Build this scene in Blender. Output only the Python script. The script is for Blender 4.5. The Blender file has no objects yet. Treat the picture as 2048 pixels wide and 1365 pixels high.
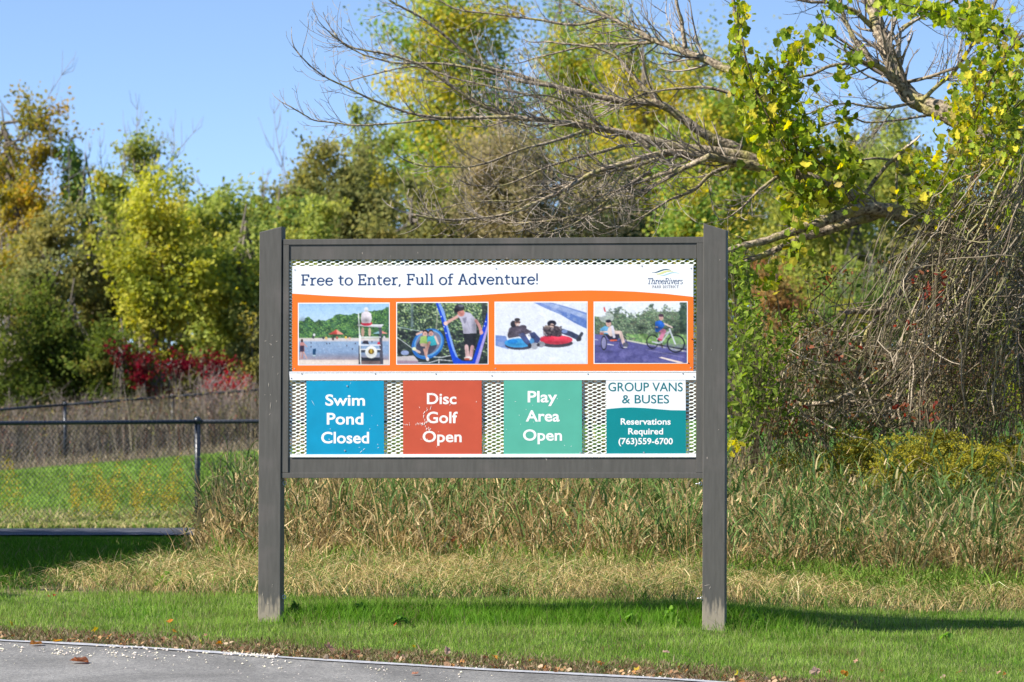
import bpy, math, random
import numpy as np
from mathutils import Vector

random.seed(7)
R = np.random.default_rng(11)
C = bpy.context.scene.collection
scene = bpy.context.scene
PI = math.pi

# ------------------------------------------------------------------ camera, sky, sun, exposure
F = 10526.0                       # focal length in pixels of the 2048 px wide photograph
HZ = 724.0                        # row of the horizon
CAM = (0.0, -30.0, 1.5)
cam_d = bpy.data.cameras.new('camera'); cam = bpy.data.objects.new('camera', cam_d); C.objects.link(cam)
cam.location = CAM; cam.rotation_euler = (PI / 2, 0, 0)
cam_d.sensor_width = 36; cam_d.lens = F / 2048 * 36
cam_d.shift_y = (HZ - 682.5) / 2048
cam_d.clip_start = 0.5; cam_d.clip_end = 3000
cam_d.dof.use_dof = True; cam_d.dof.focus_distance = 30.2; cam_d.dof.aperture_fstop = 9.0
scene.camera = cam
scene.render.engine = 'CYCLES'

SUN_EL = math.radians(40); SUN_AZ = math.radians(20)       # light travels towards +X and a little towards +Y
world = bpy.data.worlds.new('World'); scene.world = world; world.use_nodes = True
wn = world.node_tree; wn.nodes.clear()
sky = wn.nodes.new('ShaderNodeTexSky'); sky.sky_type = 'NISHITA'; sky.sun_disc = False
sky.sun_elevation = SUN_EL
sky.sun_rotation = math.atan2(-math.cos(SUN_AZ), -math.sin(SUN_AZ)) % (2 * PI)
sky.altitude = 300; sky.air_density = 1.0; sky.dust_density = 0.3; sky.ozone_density = 2.0
tc = wn.nodes.new('ShaderNodeTexCoord'); mp = wn.nodes.new('ShaderNodeMapping')
mp.inputs['Location'].default_value = (0, 0, 0.14); mp.inputs['Scale'].default_value = (1, 1, 3.4)
bg = wn.nodes.new('ShaderNodeBackground'); bg.inputs['Strength'].default_value = 0.125
wo = wn.nodes.new('ShaderNodeOutputWorld')
wn.links.new(tc.outputs['Generated'], mp.inputs['Vector']); wn.links.new(mp.outputs['Vector'], sky.inputs['Vector'])
wn.links.new(sky.outputs['Color'], bg.inputs['Color']); wn.links.new(bg.outputs['Background'], wo.inputs['Surface'])

sun_d = bpy.data.lights.new('sun', 'SUN'); sun_d.energy = 4.6; sun_d.angle = math.radians(0.5); sun_d.color = (1, 0.94, 0.86)
sun = bpy.data.objects.new('sun', sun_d); C.objects.link(sun)
ldir = Vector((math.cos(SUN_EL) * math.cos(SUN_AZ), math.cos(SUN_EL) * math.sin(SUN_AZ), -math.sin(SUN_EL)))
sun.rotation_euler = ldir.to_track_quat('-Z', 'Y').to_euler(); sun.location = (-20, -10, 20)

vs = scene.view_settings
scene.display_settings.display_device = 'sRGB'
vs.view_transform = 'Standard'; vs.look = 'None'; vs.gamma = 1; vs.use_curve_mapping = False
vs.exposure = 1.15
scene.cycles.max_bounces = 6; scene.cycles.diffuse_bounces = 3; scene.cycles.transmission_bounces = 3
scene.cycles.use_denoising = True

# ------------------------------------------------------------------ helpers
def lin(r, g, b):
    f = lambda c: ((c / 255 + 0.055) / 1.055) ** 2.4 if c / 255 > 0.04045 else c / 255 / 12.92
    return (f(r), f(g), f(b))

def smooth(a, b, x):
    t = np.clip((x - a) / (b - a), 0, 1); return t * t * (3 - 2 * t)

_GZ = [-400, 0, 20, 24, 27, 30, 31.4, 33, 36, 40, 46, 50, 60, 75, 90, 300, 2500]
_GH = [-.9, -.75, -.68, -.42, -.21, 0, .095, .165, .175, .1, -.05, -.1, -.1, -.22, -.43, -.43, -.43]
def ground(x, y):
    Z = np.asarray(y, float) + 30; x = np.asarray(x, float)
    h = (np.interp(Z - .35, _GZ, _GH) + np.interp(Z + .35, _GZ, _GH) + np.interp(Z, _GZ, _GH)) / 3
    h = h + 0.085 * (np.clip(x, -9, 3) + 8.5) * smooth(56, 84, Z)
    h = h - 0.085 * smooth(.7, 2.6, x) * smooth(26, 28, Z) * (1 - smooth(33, 36, Z))
    return h
def W(px, py, Z):
    return np.array(((px - 1024) * Z / F, Z - 30, 1.5 - (py - HZ) * Z / F))
def gz(x, y): return float(ground(x, y))
def onground(px, py):
    """world point where the pixel's ray meets the ground"""
    lo, hi = 24.0, 200.0
    Zs = np.arange(24, 120, .02)
    z = 1.5 - (py - HZ) * Zs / F
    g = ground((px - 1024) * Zs / F, Zs - 30)
    i = int(np.argmax(z <= g)); Z = Zs[i]
    return ((px - 1024) * Z / F, Z - 30, float(g[i]))

def mesh_data(name, V, tris=None, quads=None, col=None, smooth_shade=False):
    V = np.asarray(V, np.float32).reshape(-1, 3)
    m = bpy.data.meshes.new(name)
    m.vertices.add(len(V)); m.vertices.foreach_set('co', V.ravel())
    nt = 0 if tris is None else len(tris); nq = 0 if quads is None else len(quads)
    parts = []; starts = []
    if nt: parts.append(np.asarray(tris, np.int32).ravel()); starts.append(np.arange(nt, dtype=np.int32) * 3)
    if nq: parts.append(np.asarray(quads, np.int32).ravel()); starts.append(np.arange(nq, dtype=np.int32) * 4 + nt * 3)
    li = np.concatenate(parts)
    m.loops.add(len(li)); m.loops.foreach_set('vertex_index', li)
    m.polygons.add(nt + nq); m.polygons.foreach_set('loop_start', np.concatenate(starts))
    try:
        m.polygons.foreach_set('loop_total', np.concatenate([np.full(nt, 3, np.int32), np.full(nq, 4, np.int32)]))
    except Exception: pass
    m.update(calc_edges=True)
    if smooth_shade: m.polygons.foreach_set('use_smooth', np.ones(nt + nq, bool))
    else: m.polygons.foreach_set('use_smooth', np.zeros(nt + nq, bool))
    if col is not None:
        a = m.color_attributes.new('Col', 'FLOAT_COLOR', 'POINT')
        cc = np.ones((len(V), 4), np.float32); cc[:, :3] = col
        a.data.foreach_set('color', cc.ravel())
    m.update()
    return m

def link(name, mesh, mat=None, parent=None, **tags):
    o = bpy.data.objects.new(name, mesh); C.objects.link(o)
    if mat is not None and mesh is not None and len(mesh.materials) == 0: mesh.materials.append(mat)
    if parent is not None: o.parent = parent
    for k, v in tags.items(): o[k] = v
    return o
def root(name, loc, rz=0, **tags):
    o = bpy.data.objects.new(name, None); C.objects.link(o); o.location = loc; o.rotation_euler = (0, 0, rz)
    o.empty_display_size = .2
    for k, v in tags.items(): o[k] = v
    return o

class Geo:
    """collects boxes, prisms, tubes"""
    def __init__(s): s.V = []; s.T = []; s.Q = []; s.Cl = []; s.n = 0
    def add(s, V, T=None, Q=None, col=None):
        V = np.asarray(V, float).reshape(-1, 3)
        if T is not None and len(T): s.T.append(np.asarray(T) + s.n)
        if Q is not None and len(Q): s.Q.append(np.asarray(Q) + s.n)
        s.V.append(V); s.n += len(V)
        if col is not None:
            c = np.asarray(col, float); s.Cl.append(np.broadcast_to(c, (len(V), 3)) if c.ndim == 1 else c)
    def box(s, x0, x1, y0, y1, z0, z1, col=None):
        V = [(x, y, z) for z in (z0, z1) for (x, y) in ((x0, y0), (x1, y0), (x1, y1), (x0, y1))]
        s.add(V, Q=[(0, 3, 2, 1), (4, 5, 6, 7), (0, 1, 5, 4), (1, 2, 6, 5), (2, 3, 7, 6), (3, 0, 4, 7)], col=col)
    def tube(s, pts, rad, k=5, col=None, cap=True):
        P = np.asarray(pts, float); n = len(P); rad = np.broadcast_to(np.asarray(rad, float), (n,))
        T = np.gradient(P, axis=0); T /= (np.linalg.norm(T, axis=1)[:, None] + 1e-9)
        ref = np.array((0, 0, 1.0)) if abs(T[0][2]) < .8 else np.array((0, 1.0, 0))
        U = np.cross(T, ref); U /= (np.linalg.norm(U, axis=1)[:, None] + 1e-9); Vv = np.cross(T, U)
        a = np.arange(k) * 2 * PI / k
        ring = P[:, None, :] + rad[:, None, None] * (np.cos(a)[None, :, None] * U[:, None, :] + np.sin(a)[None, :, None] * Vv[:, None, :])
        i = np.arange(n - 1)[:, None] * k; j = np.arange(k)[None, :]; j2 = (j + 1) % k
        Q = np.stack([i + j, i + j2, i + k + j2, i + k + j], -1).reshape(-1, 4)
        T3 = [(0, q + 1, q) for q in range(1, k - 1)] + [((n - 1) * k, (n - 1) * k + q, (n - 1) * k + q + 1) for q in range(1, k - 1)] if cap else []
        s.add(ring.reshape(-1, 3), T=T3 if len(T3) else None, Q=Q, col=col)
    def mesh(s, name, smooth_shade=False):
        return mesh_data(name, np.concatenate(s.V), np.concatenate(s.T) if s.T else None, np.concatenate(s.Q) if s.Q else None,
                         np.concatenate(s.Cl) if s.Cl else None, smooth_shade)
    def build(s, name, mat, parent=None, smooth_shade=False, **tags):
        return link(name, s.mesh(name, smooth_shade), mat, parent, **tags)

# ------------------------------------------------------------------ materials
def new_mat(name):
    m = bpy.data.materials.new(name); m.use_nodes = True
    nt = m.node_tree; nt.nodes.clear()
    out = nt.nodes.new('ShaderNodeOutputMaterial'); return m, nt, out
def principled(name, col, rough=.6, spec=.3, metal=0, noise=None, bump=None, coord='Object'):
    """noise = (scale, amount, stretch xyz) varies the value; bump = (scale, strength)"""
    m, nt, out = new_mat(name); b = nt.nodes.new('ShaderNodeBsdfPrincipled'); nt.links.new(b.outputs[0], out.inputs[0])
    b.inputs['Base Color'].default_value = (*col, 1); b.inputs['Roughness'].default_value = rough
    b.inputs['Specular IOR Level'].default_value = spec; b.inputs['Metallic'].default_value = metal
    t = nt.nodes.new('ShaderNodeTexCoord')
    if noise:
        mpn = nt.nodes.new('ShaderNodeMapping'); mpn.inputs['Scale'].default_value = noise[2] if len(noise) > 2 else (1, 1, 1)
        nt.links.new(t.outputs[coord], mpn.inputs[0])
        n = nt.nodes.new('ShaderNodeTexNoise'); n.inputs['Scale'].default_value = noise[0]; n.inputs['Detail'].default_value = 6
        nt.links.new(mpn.outputs[0], n.inputs[0])
        r = nt.nodes.new('ShaderNodeValToRGB'); a = noise[1]
        r.color_ramp.elements[0].position = .3; r.color_ramp.elements[1].position = .7
        r.color_ramp.elements[0].color = (*[c * (1 - a) for c in col], 1); r.color_ramp.elements[1].color = (*[min(1, c * (1 + a)) for c in col], 1)
        nt.links.new(n.outputs[0], r.inputs[0]); nt.links.new(r.outputs[0], b.inputs['Base Color'])
    if bump:
        n2 = nt.nodes.new('ShaderNodeTexNoise'); n2.inputs['Scale'].default_value = bump[0]; n2.inputs['Detail'].default_value = 5
        nt.links.new(t.outputs[coord], n2.inputs[0]); bp = nt.nodes.new('ShaderNodeBump'); bp.inputs['Strength'].default_value = bump[1]
        bp.inputs['Distance'].default_value = .01
        nt.links.new(n2.outputs[0], bp.inputs['Height']); nt.links.new(bp.outputs[0], b.inputs['Normal'])
    return m
def leafy(name, trans=.48, rough=.6, gloss=0):
    m, nt, out = new_mat(name)
    a = nt.nodes.new('ShaderNodeAttribute'); a.attribute_name = 'Col'
    d = nt.nodes.new('ShaderNodeBsdfDiffuse'); t = nt.nodes.new('ShaderNodeBsdfTranslucent'); g = nt.nodes.new('ShaderNodeBsdfGlossy')
    g.inputs['Roughness'].default_value = .45
    mx = nt.nodes.new('ShaderNodeMixShader'); mx.inputs[0].default_value = trans
    hs = nt.nodes.new('ShaderNodeHueSaturation'); hs.inputs['Saturation'].default_value = 1.15; hs.inputs['Value'].default_value = 1.25
    nt.links.new(a.outputs['Color'], d.inputs['Color']); nt.links.new(a.outputs['Color'], hs.inputs['Color']); nt.links.new(hs.outputs[0], t.inputs['Color'])
    nt.links.new(d.outputs[0], mx.inputs[1]); nt.links.new(t.outputs[0], mx.inputs[2])
    nt.links.new(mx.outputs[0], out.inputs[0]); nt.nodes.remove(g)
    return m
def colattr(name, rough=.5, spec=.2):
    m, nt, out = new_mat(name); b = nt.nodes.new('ShaderNodeBsdfPrincipled'); nt.links.new(b.outputs[0], out.inputs[0])
    a = nt.nodes.new('ShaderNodeAttribute'); a.attribute_name = 'Col'; nt.links.new(a.outputs['Color'], b.inputs['Base Color'])
    b.inputs['Roughness'].default_value = rough; b.inputs['Specular IOR Level'].default_value = spec
    return m

M_leaf = leafy('leaf'); M_grass = leafy('grass_blade', .38); M_dry = leafy('dry_stalk', .22)
M_twig = colattr('twig_bark', .85, .1)
# ------------------------------------------------------------------ ground, road, path
def band(v, a):  # helper for interpolation over X
    return float(np.interp(v, [p[0] for p in a], [p[1] for p in a]))
# road edge (world X -> Y), measured where the painted line meets the verge
_re = [onground(px, py) for px, py in ((-60, 1279), (0, 1285), (300, 1301), (600, 1322), (1000, 1346), (1400, 1367))]
_rx = [p[0] for p in _re]; _ry = [p[1] for p in _re]
def road_y(x):
    x = np.asarray(x, float); s0 = (_ry[1] - _ry[0]) / (_rx[1] - _rx[0]); s1 = (_ry[-1] - _ry[-2]) / (_rx[-1] - _rx[-2])
    y = np.interp(x, _rx, _ry); y = np.where(x < _rx[0], _ry[0] + s0 * (x - _rx[0]), y); return np.where(x > _rx[-1], _ry[-1] + s1 * (x - _rx[-1]), y)
def lawn_back(x): return np.interp(x, [-5, -3.1, -1.6, 1.1, 3.2, 5], [2.05, 1.85, 1.45, 1.12, 1.45, 1.6])

def sheet(name, xs, ys, zoff, mat, mask=None, **tags):
    X, Y = np.meshgrid(xs, ys); Zz = ground(X, Y) + zoff
    V = np.stack([X, Y, Zz], -1).reshape(-1, 3); nx, ny = len(xs), len(ys)
    i = np.arange(ny - 1)[:, None] * nx; j = np.arange(nx - 1)[None, :]
    Q = np.stack([i + j, i + j + 1, i + nx + j + 1, i + nx + j], -1).reshape(-1, 4)
    return link(name, mesh_data(name, V, quads=Q, smooth_shade=True), mat, **tags)

def ground_material():
    m, nt, out = new_mat('soil_and_turf'); b = nt.nodes.new('ShaderNodeBsdfPrincipled'); nt.links.new(b.outputs[0], out.inputs[0])
    b.inputs['Roughness'].default_value = .95; b.inputs['Specular IOR Level'].default_value = .1
    t = nt.nodes.new('ShaderNodeTexCoord'); sx = nt.nodes.new('ShaderNodeSeparateXYZ'); nt.links.new(t.outputs['Object'], sx.inputs[0])
    def mr(a, bb):
        n = nt.nodes.new('ShaderNodeMapRange'); n.inputs['From Min'].default_value = a; n.inputs['From Max'].default_value = bb
        nt.links.new(sx.outputs['Y'], n.inputs['Value']); n.interpolation_type = 'SMOOTHSTEP'; return n
    n1 = nt.nodes.new('ShaderNodeTexNoise'); n1.inputs['Scale'].default_value = 2.2; n1.inputs['Detail'].default_value = 8; nt.links.new(t.outputs['Object'], n1.inputs[0])
    n2 = nt.nodes.new('ShaderNodeTexNoise'); n2.inputs['Scale'].default_value = 45; n2.inputs['Detail'].default_value = 6; nt.links.new(t.outputs['Object'], n2.inputs[0])
    def ramp(src, c0, c1):
        r = nt.nodes.new('ShaderNodeValToRGB'); r.color_ramp.elements[0].color = (*c0, 1); r.color_ramp.elements[1].color = (*c1, 1)
        r.color_ramp.elements[0].position = .35; r.color_ramp.elements[1].position = .65; nt.links.new(src.outputs[0], r.inputs[0]); return r
    turf = ramp(n2, (.035, .06, .012), (.09, .13, .03)); straw = ramp(n2, (.14, .11, .055), (.30, .25, .14)); far = ramp(n1, (.045, .13, .015), (.09, .19, .03))
    mx = nt.nodes.new('ShaderNodeMixRGB'); k = mr(1.2, 2.1); nt.links.new(k.outputs[0], mx.inputs[0]); nt.links.new(turf.outputs[0], mx.inputs[1]); nt.links.new(straw.outputs[0], mx.inputs[2])
    mx2 = nt.nodes.new('ShaderNodeMixRGB'); k2 = mr(5.5, 8); nt.links.new(k2.outputs[0], mx2.inputs[0]); nt.links.new(mx.outputs[0], mx2.inputs[1]); nt.links.new(far.outputs[0], mx2.inputs[2])
    mx3 = nt.nodes.new('ShaderNodeMixRGB'); k3 = mr(50, 62); nt.links.new(k3.outputs[0], mx3.inputs[0]); nt.links.new(mx2.outputs[0], mx3.inputs[1]); nt.links.new(ramp(n2, (.05, .045, .03), (.12, .10, .07)).outputs[0], mx3.inputs[2])
    nt.links.new(mx3.outputs[0], b.inputs['Base Color'])
    bp = nt.nodes.new('ShaderNodeBump'); bp.inputs['Strength'].default_value = .6; bp.inputs['Distance'].default_value = .03
    nt.links.new(n2.outputs[0], bp.inputs['Height']); nt.links.new(bp.outputs[0], b.inputs['Normal'])
    return m
xs = np.concatenate([[-1500, -400, -120, -60, -30, -18], np.arange(-12, 12.1, .5), [18, 30, 60, 120, 400, 1500]])
ys = np.concatenate([[-400, -120, -60, -30, -12, -8], np.arange(-6, 8, .25), np.arange(8, 30, 1), np.arange(30, 70, 2), [80, 120, 300, 900, 2500]])
sheet('ground', xs, ys, 0, ground_material(), kind='structure')

def asphalt_mat(name, base, scale=260, spec=.2):
    m, nt, out = new_mat(name); b = nt.nodes.new('ShaderNodeBsdfPrincipled'); nt.links.new(b.outputs[0], out.inputs[0])
    b.inputs['Roughness'].default_value = .9; b.inputs['Specular IOR Level'].default_value = spec
    t = nt.nodes.new('ShaderNodeTexCoord')
    v = nt.nodes.new('ShaderNodeTexVoronoi'); v.inputs['Scale'].default_value = scale; nt.links.new(t.outputs['Object'], v.inputs[0])
    n = nt.nodes.new('ShaderNodeTexNoise'); n.inputs['Scale'].default_value = 3; n.inputs['Detail'].default_value = 7; nt.links.new(t.outputs['Object'], n.inputs[0])
    r = nt.nodes.new('ShaderNodeValToRGB'); r.color_ramp.elements[0].color = (*[c * .6 for c in base], 1); r.color_ramp.elements[1].color = (*[c * 1.5 for c in base], 1)
    nt.links.new(v.outputs['Color'], r.inputs[0])
    mx = nt.nodes.new('ShaderNodeMixRGB'); mx.blend_type = 'MULTIPLY'; mx.inputs[0].default_value = .5
    nt.links.new(r.outputs[0], mx.inputs[1]); nt.links.new(n.outputs[0], mx.inputs[2])
    r2 = nt.nodes.new('ShaderNodeMixRGB'); r2.blend_type = 'ADD'; r2.inputs[0].default_value = .25; r2.inputs[2].default_value = (*base, 1)
    nt.links.new(mx.outputs[0], r2.inputs[1])
    v2 = nt.nodes.new('ShaderNodeTexVoronoi'); v2.inputs['Scale'].default_value = scale * .32; nt.links.new(t.outputs['Object'], v2.inputs[0])      # pale and dark stones in the mix
    r5 = nt.nodes.new('ShaderNodeValToRGB'); r5.color_ramp.elements[0].color = (.55, .55, .55, 1); r5.color_ramp.elements[1].color = (1.5, 1.45, 1.35, 1); r5.color_ramp.elements[0].position = .1; r5.color_ramp.elements[1].position = .9; nt.links.new(v2.outputs['Color'], r5.inputs[0])
    m5 = nt.nodes.new('ShaderNodeMixRGB'); m5.blend_type = 'MULTIPLY'; m5.inputs[0].default_value = .55; nt.links.new(r2.outputs[0], m5.inputs[1]); nt.links.new(r5.outputs[0], m5.inputs[2])
    n6 = nt.nodes.new('ShaderNodeTexNoise'); n6.inputs['Scale'].default_value = 1.1; n6.inputs['Detail'].default_value = 9; n6.inputs['Roughness'].default_value = .65; n6.inputs['Distortion'].default_value = .8; nt.links.new(t.outputs['Object'], n6.inputs[0])
    r6 = nt.nodes.new('ShaderNodeValToRGB'); r6.color_ramp.elements[0].color = (.72, .72, .72, 1); r6.color_ramp.elements[1].color = (1.1, 1.1, 1.1, 1); r6.color_ramp.elements[0].position = .38; r6.color_ramp.elements[1].position = .62; nt.links.new(n6.outputs[0], r6.inputs[0])
    m6 = nt.nodes.new('ShaderNodeMixRGB'); m6.blend_type = 'MULTIPLY'; m6.inputs[0].default_value = 1; nt.links.new(m5.outputs[0], m6.inputs[1]); nt.links.new(r6.outputs[0], m6.inputs[2]); nt.links.new(m6.outputs[0], b.inputs['Base Color'])
    bp = nt.nodes.new('ShaderNodeBump'); bp.inputs['Strength'].default_value = .5; bp.inputs['Distance'].default_value = .004
    nt.links.new(v.outputs['Distance'], bp.inputs['Height']); nt.links.new(bp.outputs[0], b.inputs['Normal']); return m

def strip_sheet(name, xs, y0f, y1f, ny, zoff, mat, **tags):
    xs = np.asarray(xs, float); t = np.linspace(0, 1, ny)
    Y = y0f(xs)[None, :] * (1 - t[:, None]) + y1f(xs)[None, :] * t[:, None]; X = np.broadcast_to(xs, Y.shape)
    V = np.stack([X, Y, ground(X, Y) + zoff], -1).reshape(-1, 3); nx = len(xs)
    i = np.arange(ny - 1)[:, None] * nx; j = np.arange(nx - 1)[None, :]
    Q = np.stack([i + j, i + j + 1, i + nx + j + 1, i + nx + j], -1).reshape(-1, 4)
    return link(name, mesh_data(name, V, quads=Q, smooth_shade=True), mat, **tags)
rxs = np.concatenate([np.arange(-14, 9, .4)])
strip_sheet('road', rxs, lambda x: road_y(x) - 7.0, lambda x: road_y(x) + .03, 30, .012, asphalt_mat('road_asphalt', (.175, .173, .168)), kind='structure')
M_line = principled('road_paint', (.33, .335, .35), .7, .2, noise=(40, .25))
strip_sheet('road_edge_line', np.arange(-14, 9, .2), lambda x: road_y(x) - .075 + .006 * np.sin(x * 9), lambda x: road_y(x) + .012 * np.sin(x * 7.3) + .008 * np.sin(x * 23), 3, .018, M_line, kind='structure')
strip_sheet('path', np.arange(-14, 16, .5), lambda x: 17.0 + .04 * x, lambda x: 20.4 + .12 * x, 8, .02, asphalt_mat('path_asphalt', (.075, .080, .098), 120, .05), kind='structure')
strip_sheet('path_edge_line', np.arange(-14, 16, .5), lambda x: 17.0 + .04 * x, lambda x: 17.07 + .04 * x, 2, .026, principled('path_edge_concrete', (.32, .33, .36), .8), kind='structure')

# ------------------------------------------------------------------ park sign
TH = math.radians(-6.7); SO = ((985 - 1024) * 30 / F, 0.0)
ct, st = math.cos(TH), math.sin(TH)
def S(px, py, d=0.0):
    """photo pixel -> (u, z) on the sign's plane at depth d behind the post fronts"""
    dx = (px - 1024) / F; dz = -(py - HZ) / F
    nx_, ny_ = -st, ct
    c = (0 - SO[0]) * nx_ + (-30 - SO[1]) * ny_
    t = (d - c) / (dx * nx_ + ny_)
    X = t * dx; Y = -30 + t
    return ((X - SO[0]) * ct + (Y - SO[1]) * st, 1.5 + t * dz)

sign = root('park_sign', (SO[0], SO[1], 0), TH, label='large dark wooden park notice sign on two square posts with printed panels', category='sign')

def paint_mat():
    m, nt, out = new_mat('weathered_dark_paint'); b = nt.nodes.new('ShaderNodeBsdfPrincipled'); nt.links.new(b.outputs[0], out.inputs[0])
    b.inputs['Roughness'].default_value = .62; b.inputs['Specular IOR Level'].default_value = .3
    t = nt.nodes.new('ShaderNodeTexCoord'); ms = nt.nodes.new('ShaderNodeMapping'); ms.inputs['Scale'].default_value = (1, 1, .12); nt.links.new(t.outputs['Object'], ms.inputs[0])
    n = nt.nodes.new('ShaderNodeTexNoise'); n.inputs['Scale'].default_value = 60; n.inputs['Detail'].default_value = 8; nt.links.new(ms.outputs[0], n.inputs[0])
    r = nt.nodes.new('ShaderNodeValToRGB'); r.color_ramp.elements[0].position = .3; r.color_ramp.elements[1].position = .75
    r.color_ramp.elements[0].color = (.080, .076, .067, 1); r.color_ramp.elements[1].color = (.103, .098, .087, 1); nt.links.new(n.outputs[0], r.inputs[0])
    # broad pinkish fading patches
    n3 = nt.nodes.new('ShaderNodeTexNoise'); n3.inputs['Scale'].default_value = 4; n3.inputs['Detail'].default_value = 4; nt.links.new(t.outputs['Object'], n3.inputs[0])
    r3 = nt.nodes.new('ShaderNodeValToRGB'); r3.color_ramp.elements[0].position = .55; r3.color_ramp.elements[1].position = .8
    r3.color_ramp.elements[0].color = (0, 0, 0, 1); r3.color_ramp.elements[1].color = (.5, .5, .5, 1); nt.links.new(n3.outputs[0], r3.inputs[0])
    m1 = nt.nodes.new('ShaderNodeMixRGB'); nt.links.new(r3.outputs[0], m1.inputs[0]); nt.links.new(r.outputs[0], m1.inputs[1]); m1.inputs[2].default_value = (.165, .14, .13, 1)
    # chips and scuffs
    v = nt.nodes.new('ShaderNodeTexNoise'); v.inputs['Scale'].default_value = 38; v.inputs['Detail'].default_value = 3
    mv = nt.nodes.new('ShaderNodeMapping'); mv.inputs['Scale'].default_value = (1, 1, .45); nt.links.new(t.outputs['Object'], mv.inputs[0]); nt.links.new(mv.outputs[0], v.inputs[0])
    r4 = nt.nodes.new('ShaderNodeValToRGB'); r4.color_ramp.elements[0].position = .745; r4.color_ramp.elements[1].position = .77
    r4.color_ramp.elements[0].color = (0, 0, 0, 1); r4.color_ramp.elements[1].color = (1, 1, 1, 1); nt.links.new(v.outputs[0], r4.inputs[0])
    m2 = nt.nodes.new('ShaderNodeMixRGB'); nt.links.new(r4.outputs[0], m2.inputs[0]); nt.links.new(m1.outputs[0], m2.inputs[1]); m2.inputs[2].default_value = (.42, .36, .30, 1)
    # worn pale foot of the posts
    sx = nt.nodes.new('ShaderNodeSeparateXYZ'); nt.links.new(t.outputs['Object'], sx.inputs[0])
    n5 = nt.nodes.new('ShaderNodeTexNoise'); n5.inputs['Scale'].default_value = 55; n5.inputs['Detail'].default_value = 5
    m5 = nt.nodes.new('ShaderNodeMapping'); m5.inputs['Scale'].default_value = (1, 1, .18); nt.links.new(t.outputs['Object'], m5.inputs[0]); nt.links.new(m5.outputs[0], n5.inputs[0])
    ad = nt.nodes.new('ShaderNodeMath'); ad.operation = 'MULTIPLY_ADD'; ad.inputs[1].default_value = -.34; nt.links.new(n5.outputs[0], ad.inputs[0]); nt.links.new(sx.outputs['Z'], ad.inputs[2])
    mr = nt.nodes.new('ShaderNodeMapRange'); mr.inputs['From Min'].default_value = -.02; mr.inputs['From Max'].default_value = -.10; nt.links.new(ad.outputs[0], mr.inputs['Value'])
    m6 = nt.nodes.new('ShaderNodeMixRGB'); nt.links.new(mr.outputs[0], m6.inputs[0]); nt.links.new(m2.outputs[0], m6.inputs[1]); m6.inputs[2].default_value = (.30, .255, .19, 1)
    nt.links.new(m6.outputs[0], b.inputs['Base Color'])
    bp = nt.nodes.new('ShaderNodeBump'); bp.inputs['Strength'].default_value = .25; bp.inputs['Distance'].default_value = .003
    nt.links.new(n.outputs[0], bp.inputs['Height']); nt.links.new(bp.outputs[0], b.inputs['Normal']); return m
M_frame = paint_mat()

def prism_mesh(name, pts, d0, d1, bevel=0):
    """closed polygon of (u, z) points extruded from depth d0 (front) to d1"""
    n = len(pts); V = [(u, d0, z) for u, z in pts] + [(u, d1, z) for u, z in pts]
    area = sum(pts[i][0] * pts[(i + 1) % n][1] - pts[(i + 1) % n][0] * pts[i][1] for i in range(n))
    idx = list(range(n)) if area > 0 else list(range(n))[::-1]
    f = [tuple(idx), tuple(i + n for i in idx[::-1])]
    for a in range(n):
        i, j = idx[a], idx[(a + 1) % n]; f.append((j, i, i + n, j + n))
    m = bpy.data.meshes.new(name); m.from_pydata(V, [], f); m.update()
    if bevel:
        import bmesh
        bm = bmesh.new(); bm.from_mesh(m); bmesh.ops.bevel(bm, geom=bm.edges[:], offset=bevel, segments=2, affect='EDGES', profile=.6); bm.to_mesh(m); bm.free()
    return m
def prism(name, pxpts, d0, d1, mat, parent=sign, bevel=0, **tags):
    return link(name, prism_mesh(name, [S(x, y, d0) for x, y in pxpts], d0, d1, bevel), mat, parent, **tags)
def flat(name, pxpts, d, mat, parent, **tags):
    return link(name, prism_mesh(name, [S(x, y, d) for x, y in pxpts], d, d + .0006), mat, parent, **tags)

# posts (square, slanted tops rising towards the panel)
postL = prism('post', [(515.8, 1275), (560.2, 1275), (563.6, 453.3), (519, 464.8)], 0, .14, M_frame, bevel=.004)
postR = prism('post', [(1404.3, 1279), (1449.4, 1279), (1452.6, 460.8), (1406.9, 447.2)], 0, .14, M_frame, bevel=.004)
D = .006
prism('top_rail', [(566, 479), (1408, 474), (1408, 486.4), (566, 490.2)], D, D + .07, M_frame, bevel=.002)
prism('bottom_rail', [(562.5, 946.2), (1407, 946.2), (1407, 957.2), (562.5, 956.6)], D, D + .07, M_frame, bevel=.002)
prism('side_rail', [(566, 490.6), (578.2, 490.6), (576.2, 945.8), (562.8, 945.8)], D, D + .07, M_frame, bevel=.002)
prism('side_rail', [(1393.6, 486.8), (1408.5, 486.8), (1407, 945.8), (1392.2, 945.8)], D, D + .07, M_frame, bevel=.002)
prism('top_board', [(578.6, 490.6), (1393.2, 486.8), (1393.2, 517.6), (578.6, 520.2)], D + .006, D + .045, M_frame, bevel=.0015)
prism('bottom_board', [(576.6, 915.6), (1392.2, 915.6), (1392.2, 947), (576.6, 947)], D + .006, D + .045, M_frame, bevel=.0015)

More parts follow.
